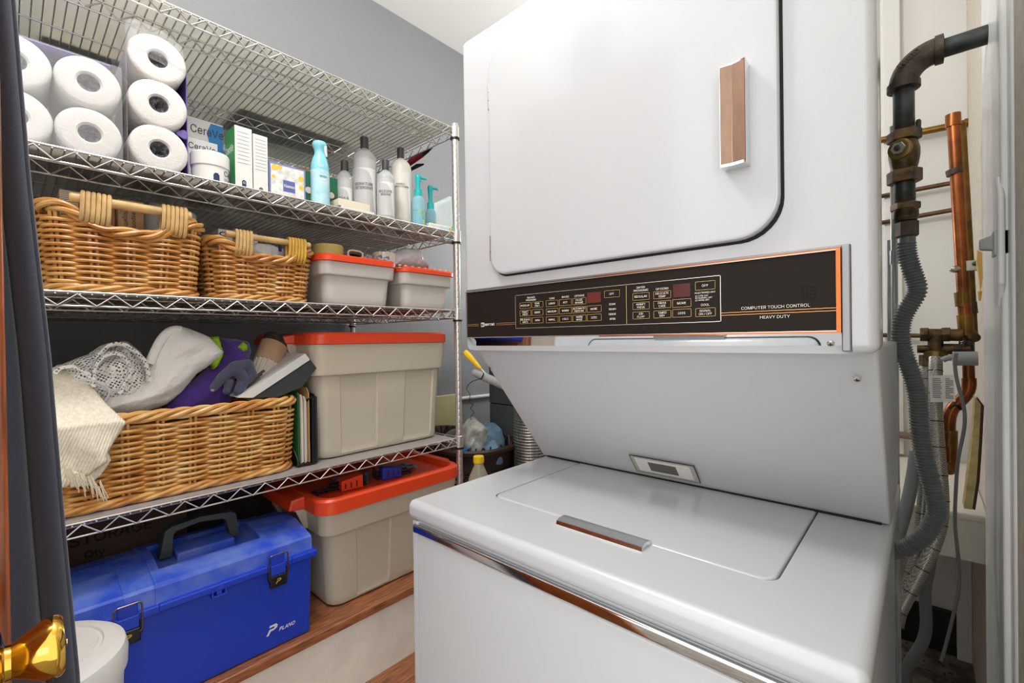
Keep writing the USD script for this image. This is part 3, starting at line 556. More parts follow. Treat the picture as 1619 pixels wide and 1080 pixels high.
# carton with green side
x = -1.322; a0, a1 = Yx(372, x), Yx(399.5, x); zt = aX(385, 201, x)[2]; c = carton('white carton with a green side panel, left of the plain white carton', x, a0, a1, zt, .075)
c.part('side_print', bx(x-.0745, x-.0005, a0-.0004, a0+.001, z2+.001, zt-.001), green, False, parent=c.b)
c.part('lettering', text('CeraVe', (x-.04, a0-.0005, zt-.055), (1, 0, 0), EZ, .020, 'c', .0003, False, 0, .06), whitebox, False, parent=c.b)
seal(c, x, (a0+a1)/2, z2+.026, .010)
for i in range(9): decal(c, [(a0+.006, zt-.016-.010*i), (a1-.005-.007*((i*3) % 3 == 0), zt-.016-.010*i), (a1-.005, zt-.0148-.010*i), (a0+.006, zt-.0148-.010*i)], x, greyp, 'fine_print')
x = -1.324; a0, a1 = Yx(401, x), Yx(424, x); zt = aX(412, 214, x)[2]; c = carton('narrow plain white carton with fine grey print, beside the tissue box', x, a0, a1, zt, .07)
seal(c, x, (a0+a1)/2, z2+.018, .009)
for i in range(10): decal(c, [(a0+.005, zt-.014-.009*i), (a1-.004, zt-.014-.009*i), (a1-.004, zt-.0130-.009*i), (a0+.005, zt-.0130-.009*i)], x, greyp, 'fine_print')
# tissue box
x = -1.345; a0, a1 = Yx(425, x), Yx(483, x); zt = aX(455, 262, x)[2]; lav = mat('lavender_card', (128, 138, 190), .5)
c = carton('square tissue box with blue edges and yellow blots', x, a0, a1, zt, .105, lav, 'tissue box', 'tissue_box')
fm_ = mat('grey_blot_print', (236, 236, 234), .5, var=.16, vscale=70)
decal(c, [(a0+.005, z2+.004), (a1-.005, z2+.004), (a1-.005, zt-.005), (a0+.005, zt-.005)], x, fm_)
yl = mat('yellow_print', (232, 196, 70), .5)
for y, z, r in ((a0+.016, zt-.014, .009), (a0+.03, zt-.010, .006), (a1-.013, zt-.030, .008), (a1-.012, zt-.055, .007), (a0+.012, zt-.04, .005)):
    P = Point(y, z).buffer(r, quad_segs=4); c.part('blot', yz(P.intersection(sbox(a0+.005, z2+.004, a1-.005, zt-.005)), x+.0003, .0002), yl, False, parent=c.b)
ym, zm = (a0+a1)/2+.004, (z2+zt)/2-.004; lb_ = c.part('label_print', yz(sbox(ym-.017, zm-.016, ym+.016, zm+.016), x+.0003, .0004), mat('violet_print', (96, 104, 170), .5), False, parent=c.b)
label_text(c, c.b, 'Kleenex', x+.0009, ym, zm, .0085, whitebox, True, .029)
# spray freshener
sc_ = A([-1.345, Yx(506, -1.345), z2]); sf = Thing('spray_bottle', 'aqua air freshener spray can in the middle of the second shelf', 'spray can', loc=sc_)
aq = mat('aqua_plastic', (132, 206, 218), .3); aq2 = mat('pale_aqua_label', (196, 226, 232), .35, var=.12, vscale=30, col2=(150, 210, 222))
sf.b = sf.part('can', lathe([(.024, 0), (.0265, .003), (.0268, .10), (.0262, .118)], 32, sc_), aq2)
sf.part('shroud', lathe([(.0262, .117), (.0255, .135), (.021, .155), (.0155, .168), (.0145, .176), (.0165, .184), (.020, .192), (.021, .200), (.018, .206), (.010, .208), (0, .208)], 32, sc_), aq, 40)
sf.part('trigger', hullsph([((sc_[0]+.016, sc_[1]+.010, z2+.190), .005), ((sc_[0]+.014, sc_[1]+.014, z2+.165), .003), ((sc_[0]+.010, sc_[1]+.010, z2+.190), .005)]), white_p)
sf.part('band_print', on_cyl(extr(sbox(-.04, .070, .04, .083), .0003), sc_, .0267, .1), mat('teal_print', (20, 150, 178), .4), False, parent=sf.b)
sf.part('label_print', on_cyl(extr(Point(-.006, .098).buffer(.0125), .0004), sc_, .0267, .1), whitebox, False, parent=sf.b)
sf.part('lettering', on_cyl(text('febreze', (-.006, .098, .0004), EX, EY, .0055, 'c', .0003, True, 0, .021), sc_, .0268, .1), MATS['teal_print'], False, parent=sf.b)
sf.part('lettering', on_cyl(text('AIR', (-.012, .128, 0), EX, EY, .007, 'c', .0004, True), sc_, .0262, .1), whitebox, False, parent=sf.b)
# green carton with coconut, behind
x = -1.44; a0, a1 = Yx(482, x), Yx(534, x); zt = aX(510, 277, x)[2]; gd = mat('deep_green_card', (24, 112, 78), .4)
c = carton('deep green carton with coconut print, behind the aqua spray can', x, a0, a1, zt, .05, gd)
for y in (a0+.012, a1-.022):
    c.part('coconut_print', yz(Point(y, (z2+zt)/2+.014).buffer(.014, quad_segs=6), x, .0003), mat('brown_print', (96, 58, 36), .5), False, parent=c.b); c.part('coconut_print', yz(Point(y-.001, (z2+zt)/2+.014).buffer(.0105, quad_segs=6), x+.0003, .0003), whitebox, False, parent=c.b)
x = -1.52; a0, a1 = Yx(466, x), Yx(492, x); zt = aX(480, 265, x)[2]
single('paper_sack', pillow([(a0, z2+.001), (a1, z2+.001), (a1+.003, zt-.02), (a1-.012, zt), (a0+.01, zt-.004), (a0-.004, zt-.02)], x, .02, 30, amp=.003), card, 'small tan paper sack behind the tissue box', 'paper bag')
# laundry bottles with dark caps
capm = mat('charcoal_cap', (58, 58, 60), .4); clearp = film('clear_bottle', (206, 208, 210), .42, .08); lbl = mat('white_label', (224, 224, 222), .55); milk = mat('milky_plastic', (216, 213, 202), .35)
def bottle(label, uc, vt, r, x, mbody, lw, lz0, lz1, cap_h=.030, cap_r=.011, words=(), fill=True):
    y = Yx(uc, x); zt = aX(uc, vt, x)[2]; H = zt-z2; c = A([x, y, z2]); t = Thing('laundry_bottle', label, 'bottle', loc=c)
    sh = H-cap_h-.008
    t.b = t.part('body', lathe([(r*.93, 0), (r, .004), (r, sh-r*.95), (r*.97, sh-r*.75), (r*.86, sh-r*.45), (r*.66, sh-r*.18), (cap_r+.003, sh), (cap_r, sh+.002), (cap_r*.9, sh+.008), (0, sh+.008)], 36, c), mbody, 50)
    if fill: t.part('liquid', lathe([(r*.9, .002), (r*.95, .005), (r*.95, sh-r*1.0), (0, sh-r*1.0)], 30, c), mat('cloudy_liquid', (226, 224, 214), .2), parent=t.b)
    t.part('cap', lathe([(cap_r, sh+.004), (cap_r+.0012, sh+.006), (cap_r+.0012, H-.002), (cap_r, H), (0, H)], 24, c), capm, 40)
    a = math.atan2(-y, 1.25); w = r*2.2
    lb = t.part('label', on_cyl(extr(sbox(-w/2, lz0*H, w/2, lz1*H).segmentize(.003), .0004), c, r, -.65), lbl, 40, parent=t.b)
    bw = .0007; t.part('label_border', on_cyl(extr(sbox(-w/2+.004, lz0*H+.005, w/2-.004, lz1*H-.005).difference(sbox(-w/2+.004+bw, lz0*H+.005+bw, w/2-.004-bw, lz1*H-.005-bw)).segmentize(.003), .0006), c, r, -.65), greyp, False, parent=t.b)
    for wd, fz, h in words: t.part('lettering', on_cyl(text(wd, (0, fz*H, .0005), EX, EY, h, 'c', .0003, False, 0, w*.72), c, r, -.65), darkp, False, parent=t.b)
bottle('small clear laundry bottle with dark cap, leftmost of the bottles, behind the soap bars', 545, 255, .0265, -1.44, clearp, 1, .06, .55, words=(('SILK &\nCASHMERE', .36, .007),))
bottle('big clear laundry bottle with long dark cap behind the stacked soap bars', 577, 218, .0395, -1.42, clearp, 1, .10, .62, .036, .0125, words=(('SIGNATURE\nDETERGENT', .42, .009),))
bottle('slim clear laundry bottle with dark cap in front of the milky one', 610, 254, .0285, -1.335, clearp, 1, .10, .62, words=(('DELICATE\nWASH', .45, .0075),))
bottle('tall milky white laundry bottle with dark cap, next to the aqua pumps', 634, 235, .0365, -1.395, milk, 1, .12, .68, .034, .0115, words=(('FABRIC\nCONDITIONER', .52, .006),), fill=False)
# two soap boxes
for i, (lab_, h0, h1, dy) in enumerate((('white soap box lying under the cream one', 0, .021, .004), ('cream soap box stacked on the white one, in front of the big bottle', .0215, .044, -.003))):
    y0, y1 = Yx(536, -1.318), Yx(588, -1.318); m_ = whitebox if i == 0 else mat('cream_card', (222, 214, 192), .6)
    t = Thing('soap_box', lab_, 'soap box', loc=(-1.345, (y0+y1)/2, z2+h0)); t.b = t.part('box', rb(-1.376, -1.316+.004*(1-i), y0+dy, y1+dy-.006*i, z2+h0, z2+h1, .002), m_, 20)
    if i == 0: label_text(t, t.b, 'SOAP', -1.3118, y1-.03, z2+.011, .004, greyp)
# pump bottles, pack, wipes
teal = mat('turquoise_pump', (24, 178, 178), .3); gel = film('aqua_gel', (150, 206, 220), .30, .06)
def pump(label, uc, vt, x, r, hb):
    y = Yx(uc, x); H = aX(uc, vt, x)[2]-z2; c = A([x, y, z2]); t = Thing('pump_bottle', label, 'pump bottle', loc=c)
    t.b = t.part('body', lathe([(r*.9, 0), (r, .003), (r, hb-.02), (r*.85, hb-.008), (r*.5, hb), (0, hb)], 28, c), gel, 45)
    t.part('gel', lathe([(r*.88, .002), (r*.93, .006), (r*.93, hb*.62), (0, hb*.62)], 24, c), mat('blue_gel', (96, 186, 208), .15), parent=t.b)
    pc = t.part('pump', lathe([(r*.62, hb-.004), (r*.64, hb), (r*.62, hb+.022), (r*.42, hb+.026), (r*.36, hb+.034), (r*.5, H-.014), (r*.5, H-.004), (r*.4, H), (0, H)], 20, c), teal, 35)
    t.part('spout', hullsph([((c[0], c[1], z2+H-.007), .005), ((c[0]+.012, c[1]+.022, z2+H-.009), .0035), ((c[0]+.014, c[1]+.026, z2+H-.012), .0028)]), teal, 40, parent=pc)
    t.part('label', on_cyl(extr(sbox(-r*1.0, .015, r*1.0, hb*.55).segmentize(.003), .0004), c, r, -.6), mat('aqua_label', (40, 160, 176), .4, var=.3, vscale=60, col2=(190, 214, 90)), 40, parent=t.b)
pump('taller turquoise pump bottle of blue gel, next to the milky bottle', 661, 277, -1.35, .0225, .128)
pump('shorter turquoise pump bottle behind the wipes pack', 680, 294, -1.44, .021, .125)
x = -1.44; P = px_poly([(681, 352), (683, 322), (712, 309), (716, 352)], x); 
t = Thing('refill_pack', 'white and turquoise refill pouch leaning by the shelf post', 'pouch', loc=(x, P[0][1] if 0 else P[0][0], z2)); t.part('pouch', pillow([(P[0][0], z2), P[1], P[2], (P[3][0], z2)], x, .018, 40), mat('white_foil', (214, 226, 228), .3), 50)
t.part('print', pillow([(P[0][0]+.012, z2+.012), (P[2][0]-.006, z2+.075), (P[3][0]-.002, z2+.06), (P[3][0]-.002, z2+.012)], x+.0105, .010, 30, back=0), MATS['turquoise_pump'], 50)
y0, y1 = Yx(677, -1.33), Yx(717, -1.33)
t = Thing('wipes_pack', 'white and aqua packet lying beside the shelf post', 'packet', loc=(-1.35, (y0+y1)/2, z2)); t.part('pack', rb(-1.37, -1.325, y0, y1-.012, z2, z2+.035, .006, 2), whitebox, 50)
t.part('print', rb(-1.366, -1.3243, y0+.045, y1-.013, z2+.003, z2+.030, .006, 2), mat('pale_aqua_print', (176, 226, 222), .5), 50); t.part('blot', yz(Point(y1-.025, z2+.024).buffer(.006), -1.3243, .0004), yl, False)
# red handled tool hanging on the end wires behind
t = Thing('hand_tool', 'red and black folding tool clipped on the end wires of the top shelf', 'tool', loc=(-1.6, 1.118, 1.95))
q = [aY(u, v, 1.118) for u, v in ((640, 265), (650, 254), (668, 245), (676, 240), (660, 262), (646, 270))]
t.part('handle', hullsph([(q[0], .008), (q[1], .010), (q[2], .009)]), mat('dark_red_plastic', (132, 24, 24), .35)); t.part('jaw', hullsph([(q[2], .008), (q[3], .005), (q[3]+A([.03, 0, .008]), .003)]), black)
t.part('blade', hullsph([(q[5], .006), (q[4], .008), (q[4]+A([.04, 0, -.005]), .003)]), black)
# box on the top shelf
x = -1.62; y0, y1 = Yx(150, x, 20), Yx(262, x, 10)
t = Thing('cardboard_box', 'pale yellow cardboard box standing on the top shelf', 'cardboard box', loc=(x-.1, (y0+y1)/2, TZ[0]+.0008)); t.part('box', rb(x-.25, x, y0-.1, y1, TZ[0]+.0008, 2.22, .003), mat('pale_yellow_card', (226, 186, 112), .7)); t.part('tape', bx(x-.14, x+.0004, y0-.05, y0-.0, TZ[0]+.002, 2.2202), mat('brown_tape', (176, 130, 70), .3))
x = -1.5; t = Thing('cardboard_box', 'flat tan box lying on the top shelf liner, seen from below', 'cardboard box', loc=(-1.7, .72, TZ[0]+.0008)); t.part('box', rb(-1.86, -1.66, .52, .90, TZ[0]+.0008, TZ[0]+.08, .003), card); t.part('tape', bx(-1.861, -1.659, .69, .73, TZ[0]+.0006, TZ[0]+.0802), MATS['brown_tape'])
# ================================================================ third shelf contents
bagm = film('plastic_bag', (214, 216, 220), .55, .15); bag2 = film('milky_bag', (226, 228, 230), .25, .2)
corr = usdkit.material(stage, LK+'/corrugated_edge', {'t': ('texture_coordinate', {}), 'w': ('wave_texture', {'scale': 60., 'bands_direction': 'z'}), 'r': ('rgb_ramp', {'ramp': [(.3, C(150, 120, 88)), (.7, C(226, 216, 198))]}), 'p': ('principled_bsdf', {'roughness': .8})}, [('t.object', 'w.vector'), ('w.fac', 'r.fac'), ('r.color', 'p.base_color')], surface='p.BSDF')
bz3 = z3+.013
def kraft(label, u0, u1, v, x, dep, stripes=False):
    y0, y1 = Yx(u0, x, v), Yx(u1, x, v); zt = aX((u0+u1)/2, v, x)[2]
    t = Thing('kraft_box', label, 'cardboard box', loc=(x-dep/2, (y0+y1)/2, bz3)); t.b = t.part('box', rb(x-dep, x, y0, y1, bz3, zt, .0015), card, 20)
    t.x, t.y0, t.y1, t.zt = x, y0, y1, zt; return t
k1 = kraft('kraft box with pale corrugated front, leftmost in the larger wicker basket', 93, 138, 303, -1.395, .09)
k1.part('corrugated_sheet', cat(*[tube([(k1.x+.0005, k1.y0+.001, z), (k1.x+.0005, k1.y1-.001, z)], .0014, 5) for z in np.arange(bz3+.10, k1.zt, .0042)]), mat('pale_corrugated', (216, 206, 188), .8), kind='stuff')
k2 = kraft('plain kraft box between the corrugated one and the lettered one', 141, 182, 313, -1.40, .08)
k2.part('corrugated_sheet', cat(*[tube([(k2.x+.0005, y, bz3+.08), (k2.x+.0005, y, k2.zt-.001)], .0013, 5) for y in np.arange(k2.y0+.002, k2.y1, .004)]), card, kind='stuff')
k3 = kraft('kraft box with black printed lettering in the larger wicker basket', 186, 227, 317, -1.375, .09)
yc = (k3.y0+k3.y1)/2
k3.part('lettering', text('Responding', (k3.x+.0003, yc+.006, k3.zt-.052), (0, 0, -1), EY, .0085, 'c', .0003), black, False, parent=k3.b)
k3.part('lettering', text('together.', (k3.x+.0003, yc-.009, k3.zt-.052), (0, 0, -1), EY, .0085, 'c', .0003), black, False, parent=k3.b)
k3.part('ring_print', yz(Point(yc, k3.zt-.03).buffer(.019).difference(Point(yc, k3.zt-.03).buffer(.0182)).intersection(sbox(k3.y0, k3.zt-.03, k3.y1, k3.zt)), k3.x, .0003), MATS['brown_print'], False, parent=k3.b)
b = Thing('plastic_bag', 'crumpled clear bag with white wads in the larger wicker basket', 'plastic bag', loc=(-1.42, .27, bz3))
b.part('wad', pillow([(.215, bz3), (.315, bz3), (.318, bz3+.12), (.30, bz3+.155), (.262, bz3+.14), (.218, bz3+.135)], -1.42, .035, 40, amp=.008, seed=3), paper, 60)
b.part('bag', pillow(px_poly([(228, 400), (228, 330), (238, 318), (255, 322), (290, 326), (312, 340), (314, 372), (314, 400)], -1.40), -1.41, .050, 46, amp=.010, fscale=(55, 25), seed=8, rnd=.004), bagm, 30)
x = -1.42; y0, y1 = Yx(345, x, 380), Yx(408, x, 370); zt = aX(380, 366, x)[2]
t = Thing('white_box', 'white carton with a black mark in the smaller wicker basket', 'carton', loc=(x, (y0+y1)/2, bz3)); t.b = t.part('box', rb(x-.09, x, y0, y1, bz3, zt, .003), whitebox)
t.part('mark', yz(affinity.scale(Point(y0+.018, zt-.014).buffer(.012), 1.3, .55).difference(affinity.scale(Point(y0+.018, zt-.014).buffer(.009), 1.3, .5)), x, .0004), black, False, parent=t.b)
b = Thing('plastic_bag', 'milky white bag bulging in the smaller wicker basket', 'plastic bag', loc=(-1.39, .49, bz3))
b.part('bag', pillow(px_poly([(392, 440), (395, 388), (410, 382), (430, 384), (452, 392), (456, 440)], -1.375), -1.40, .035, 40, amp=.010, fscale=(60, 40), seed=2, rnd=.006), mat('white_bag', (228, 230, 232), .3), 50)
b.part('print', pillow(px_poly([(440, 388), (446, 389), (446, 398), (441, 397)], -1.36), -1.362, .004, 12), navy)
zl1 = z3+.155-.0078; zl2 = z3+.146-.0078
tapem = mat('masking_tape', (222, 204, 122), .6, var=.06, vscale=80)
def tape(t, c, r, ri, w, m, axis='z'):
    return t.part('roll', lathe([(ri, 0), (r-.001, 0), (r, .001), (r, w-.001), (r-.001, w), (ri, w), (ri, 0)], 40, c, axis), m, 35)
x = -1.43; y = Yx(523, x, 395); t = Thing('tape_roll', 'cream white tape roll lying under the masking tape', 'tape roll', loc=(x, y, zl1)); tape(t, (x, y, zl1), .048, .038, .020, mat('cream_tape', (226, 216, 198), .5)); t.part('core', lathe([(.036, .001), (.038, .001), (.038, .019), (.036, .019), (.036, .001)], 30, (x, y, zl1)), card)
y = Yx(519, x, 395); t = Thing('masking_tape_roll', 'yellow masking tape roll lying on top of the cream roll', 'tape roll', loc=(x, y, zl1+.0205)); tape(t, (x, y, zl1+.0205), .046, .038, .034, tapem); t.part('core', lathe([(.036, .001), (.038, .001), (.038, .033), (.036, .033), (.036, .001)], 30, (x, y, zl1+.0205)), card)
# oval card tube, axis towards the viewer
x = -1.345; y = Yx(562, x, 404); zc = zl1+.0225; g = np.linspace(0, 2*np.pi, 36, endpoint=False)
def ov(a, b_, xx, dy=0): 
    cs, sn_ = np.cos(g), np.sin(g); return np.c_[np.full(36, xx), y+dy+a*np.sign(cs)*np.abs(cs)**.7, zc+b_*np.sign(sn_)*np.abs(sn_)**.8]
t = Thing('card_tube', 'flattened pale cardboard tube lying on the small tub lid', 'tube', loc=(x, y, zl1)); t.part('tube', loft([ov(.0275, .0135, x-.16, .085), ov(.0280, .0138, x), ov(.0230, .0095, x+.0003), ov(.0225, .0090, x-.06, .03)], True, True), mat('pale_card_tube', (212, 200, 176), .6), 30); t.part('inside', loft([ov(.0226, .0092, x-.05, .026), ov(.001, .001, x-.0502, .026)], False, True), seam)
# packing tape roll standing on its rim
x = -1.40; y = Yx(607, x, 405); r = .040
t = Thing('packing_tape_roll', 'clear packing tape roll with blue print, lying flat on the small tub lid', 'tape roll', loc=(x, y, zl1)); tc_ = A([x, y, zl1]); tr = tape(t, (x, y, zl1), r, .033, .050, mat('tan_clear_tape', (226, 216, 196), .25, coat=.4))
for th_, z_, m_ in ((-.95, .030, 'light_blue_print'), (-.35, .026, 'light_blue_print'), (-.62, .014, 'tan_print'), (-.10, .012, 'tan_print')):
    t.part('print', on_cyl(affinity_mesh(th_), tc_+A([0, 0, z_]), r, th_), mat(m_, (96, 150, 196) if 'blue' in m_ else (206, 176, 110), .5), False, parent=tr)
t.part('core', lathe([(.031, .001), (.033, .001), (.033, .049), (.031, .049), (.031, .001)], 30, (x, y, zl1)), card)
b = Thing('plastic_bag', 'clear crinkled bag on the small tub lids, below the second shelf', 'plastic bag', loc=(-1.42, .98, zl2))
b.part('bag', pillow(px_poly([(618, 422), (622, 400), (640, 391), (662, 392), (668, 402), (680, 425)], -1.39), -1.41, .05, 50, amp=.014, fscale=(60, 30), seed=11, rnd=.003), film('crinkled_bag', (226, 228, 232), .30, .12), 25)
b.part('contents', pillow([(.93, zl2), (1.05, zl2), (1.04, zl2+.022), (.98, zl2+.026), (.94, zl2+.03)], -1.41, .03, 30, amp=.006), mat('mixed_contents', (150, 140, 130), .6, var=.4, vscale=60), 50)
for i, u in enumerate((632, 641, 652, 662, 672, 686, 695, 704)):
    x = -1.325; y = Yx(u, x, 422)
    t = Thing('wooden_peg', f'pale round peg head, {("first","second","third","fourth","fifth","sixth","seventh","last")[i]} from the left of the row on the tub lid', 'peg', 'pegs in a row on the tub lid', loc=(x, y, zl2 if y > .892 else zl1)); z0 = zl2 if y > .892 else zl1-.004
    t.part('head', lathe([(0, .0), (.005, .001), (.0070, .005), (.0070, .009), (.005, .0125), (0, .014)], 14, (x, y, z0)), mat('pale_peg_wood', (226, 206, 160), .5)); t.part('ring', lathe([(.0071, .005), (.0075, .006), (.0075, .008), (.0071, .009)], 14, (x, y, z0)), darksteel)
# ================================================================ lowest wire shelf: basket contents
fz = z4+.015; rim = z4+.205
towel = mat('white_terry', (251, 250, 247), .95, bump=1., bscale=260, sheen=.5); purp = mat('purple_fleece', (84, 54, 150), .9, bump=.8, bscale=300, sheen=.3, var=.15, vscale=25)
limem = mat('lime_cloth', (148, 190, 44), .9, bump=.6, bscale=300); slate = mat('slate_knit', (74, 80, 104), .95, bump=.9, bscale=420, sheen=.3); ragm = usdkit.material(stage, LK+'/cream_knit', {'t': ('texture_coordinate', {}), 'm': ('mapping', {'rotation': (.35, 0, 0)}), 'w': ('wave_texture', {'scale': 62., 'bands_direction': 'y', 'distortion': 3., 'detail': 2.}), 'n': ('noise_texture', {'scale': 160.}), 'r': ('rgb_ramp', {'ramp': [(.3, C(228, 218, 196)), (.7, C(246, 240, 224))]}), 'b': ('bump', {'strength': .35, 'distance': .002}), 'p': ('principled_bsdf', {'roughness': .95}), 'x': ('math', {'math_type': 'add'})},
    [('t.object', 'm.vector'), ('m.vector', 'w.vector'), ('t.object', 'n.vector'), ('w.fac', 'x.value1'), ('n.fac', 'x.value2'), ('n.fac', 'r.fac'), ('r.color', 'p.base_color'), ('x.value', 'b.height'), ('b.normal', 'p.normal')], surface='p.BSDF')
netm = usdkit.material(stage, LK+'/white_net', {'t': ('texture_coordinate', {}), 'm': ('mapping', {'rotation': (.6, .3, .2), 'scale': (1, 1, 1)}), 'v': ('voronoi_texture', {'scale': 170., 'randomness': .15}), 'r': ('rgb_ramp', {'ramp': [(.32, (.05, .05, .05)), (.42, (1, 1, 1))]}), 'p': ('principled_bsdf', {'base_color': C(240, 240, 236), 'roughness': .7}), 'c': ('transparent_bsdf', {}), 'x': ('mix_closure', {})},
    [('t.object', 'm.vector'), ('m.vector', 'v.vector'), ('v.distance', 'r.fac'), ('r.color', 'x.fac'), ('c.BSDF', 'x.closure1'), ('p.BSDF', 'x.closure2')], surface='x.closure')
x = -1.44
t = Thing('mesh_bag', 'white mesh laundry bag bunched at the left end of the long basket', 'mesh bag', loc=(x, .13, fz))
def crumple(mesh, amp, sc, seed):
    v, f = mv(mesh); n = meshkit.fbm(v*sc, 3, seed)-.5; m = meshkit.fbm(v*sc+7, 3, seed+3)-.5; return v+np.c_[n, m*.4, m]*amp, f
t.part('net', crumple(pillow(px_poly([(60, 650), (70, 600), (100, 575), (140, 562), (160, 545), (200, 541), (222, 560), (235, 590), (240, 655)], x), x, .07, 60, amp=.02, fscale=(18, 25), seed=4, rnd=.02), .02, 14, 2), netm, 60)
def ribbon(pts, w0, w1, th, seed=0, n=60):
    p = spline(pts, n); tg = np.gradient(p, axis=0); tg /= np.linalg.norm(tg, axis=1, keepdims=True); nn = np.cross(tg, [1., 0, 0]); secs = []
    for i in range(n):
        w = np.interp(i/(n-1), [0, 1], [w0, w1]); g = np.linspace(-1, 1, 13); wob = (meshkit.fbm(np.c_[g*3+seed, np.full(13, i*.14), np.zeros(13)], 2, seed)-.5)*.007
        c = p[i]+np.c_[g*w/2-w/2, np.zeros(13), np.zeros(13)]+nn[i]*wob[:, None]; secs.append(np.vstack([c+nn[i]*th, c[::-1]-nn[i]*th]))
    return loft(secs)
t.part('fold', ribbon([aX(u, v, x+.085) for u, v in ((150, 612), (150, 588), (162, 566), (184, 558), (202, 570), (206, 590), (196, 612), (188, 622))], .09, .06, .0035, 2), netm, 70)
t.part('fold', ribbon([aX(u, v, x+.070) for u, v in ((150, 566), (168, 550), (192, 545), (214, 556), (230, 578), (236, 604))], .10, .07, .0040, 5), netm, 70)
t.part('fold', ribbon([aX(u, v, x+.080) for u, v in ((84, 590), (104, 580), (124, 582), (140, 592), (146, 610))], .08, .06, .0035, 8), netm, 70)
t = Thing('plastic_hanger', 'small clear plastic hanger loop under the mesh laundry bag', 'hanger', loc=(-1.37, .12, rim)); pts = [aX(u, v, -1.355) for u, v in ((125, 600), (165, 608), (172, 615), (172, 624), (155, 640))]
t.part('rod', tube(spline(pts, 30), .0022, 8), film('clear_plastic', (230, 232, 234), .4, .05)); t.part('rod', tube(spline([p+A([-.004, 0, -.008]) for p in pts[:4]], 24), .0014, 6), MATS['clear_plastic'])
x = -1.415
t = Thing('towel', 'thick folded white terry towel slanting up out of the long basket', 'towel', loc=(x, .25, fz))
t.part('fold', pillow(px_poly([(150, 660), (152, 634), (190, 612), (222, 602), (238, 560), (262, 520), (278, 514), (300, 520), (330, 532), (354, 556), (345, 568), (310, 592), (285, 622), (262, 640), (220, 655)], x), x, .055, 80, amp=.016, fscale=(14, 34), rot=.6, seed=6, rnd=.02), towel, 70)
t.part('hem', tube(spline([aX(u, v, x+.03) for u, v in ((236, 575), (250, 545), (268, 524), (286, 522))], 30), .010, 10), towel, 60)
x = -1.435
t = Thing('fleece_blanket', 'purple fleece with lime green binding beside the white towel', 'blanket', loc=(x, .37, fz))
t.part('fleece', pillow(px_poly([(250, 660), (262, 628), (300, 605), (352, 560), (346, 534), (372, 536), (392, 540), (396, 556), (388, 580), (370, 600), (360, 660)], x), x, .050, 60, amp=.010, fscale=(10, 40), rot=.7, seed=9, rnd=.012), purp, 60)
t.part('binding', pillow(px_poly([(331, 533), (348, 531), (353, 548), (356, 560), (348, 578), (338, 588), (335, 572), (349, 556), (340, 544)], x+.045), x+.030, .022, 26, rnd=.004), limem, 60, 'lime green binding')
t.part('binding', pillow(px_poly([(376, 549), (386, 540), (393, 545), (393, 554), (385, 557)], x+.045), x+.034, .016, 20, rnd=.004), limem, 60)
t = Thing('glove', 'slate grey knit gloves lying on the purple fleece', 'gloves', loc=(-1.35, .43, rim-.01)); gx = -1.350
G = lambda u, v: aX(u, v, gx)
def limb(ps): return cat(*[hullsph([(G(u, v), r), (G(u2, v2), r2)], 1) for (u, v, r), (u2, v2, r2) in zip(ps[:-1], ps[1:])])
def soft(ms):
    m = m3.Manifold()
    for q in ms: m = m+q
    m = m.refine_to_length(.004); v, f = mv(m); tm = trimesh.Trimesh(v, f); trimesh.smoothing.filter_taubin(tm, iterations=12); return tm
fing = [[(338, 613, .010), (352, 596, .013), (372, 580, .016), (392, 576, .014)], [(372, 580, .016), (386, 600, .014), (378, 618, .013)], [(392, 576, .014), (398, 592, .013), (388, 604, .011)], [(358, 618, .009), (362, 604, .010)]]
t.part('knit', soft([hullsph([(G(u, v), r), (G(u2, v2), r2)], 1) for ps in fing for (u, v, r), (u2, v2, r2) in zip(ps[:-1], ps[1:])]), slate, 70)
t.part('tip', hullsph([(G(336, 616)+A([.003, 0, 0]), .0055), (G(340, 611)+A([.004, 0, 0]), .006)]), mat('pale_knit', (170, 176, 190), .9))
# rolled paper bag: ribbed white tube with a kraft band
t = Thing('paper_roll', 'rolled ribbed paper with a brown paper band, leaning in the long basket', 'paper roll', loc=(-1.43, .46, rim-.02))
p0, p1 = aX(398, 630, -1.39), aX(436, 540, -1.46); ax = (p1-p0)/np.linalg.norm(p1-p0)
def along(a, b_, r0, r1, rib=0, n=48):
    e1 = np.cross(ax, [1, 0, 0]); e1 /= np.linalg.norm(e1); e2 = np.cross(ax, e1); g = np.linspace(0, 2*np.pi, n, endpoint=False)
    R_ = lambda r: r*(1+rib*np.sign(np.sin(g*16)))
    ring = lambda s, r: p0+ax*s+np.outer(R_(r)*np.cos(g), e1)+np.outer(R_(r)*np.sin(g)*.85, e2)
    return loft([ring(a, r0*.9), ring(a+.001, r0), ring(b_-.001, r1), ring(b_, r1*.85)])
Lr = np.linalg.norm(p1-p0)
t.part('ribbed_paper', along(0, Lr*.72, .026, .036, .04, 96), mat('ribbed_paper', (206, 200, 186), .8), 25)
t.part('paper_band', along(Lr*.60, Lr*.93, .037, .039), mat('brown_paper_band', (190, 158, 124), .75), 40, 'brown paper band'); t.part('dark_end', along(Lr*.92, Lr*1.07, .0385, .034), mat('dark_brown_wrap', (72, 60, 50), .7, var=.3, vscale=60), 40)
t = Thing('leather_scraps', 'folded brown leather edges tucked below the paper roll', 'leather', loc=(-1.36, .47, rim-.01))
for i in range(3): t.part('fold', tube(spline([aX(u+4*i, v-5*i, -1.352) for u, v in ((380, 622), (392, 610), (404, 600), (410, 596))], 20), [.0035]*20, 8), mat('dark_leather', (60, 46, 38), .5))
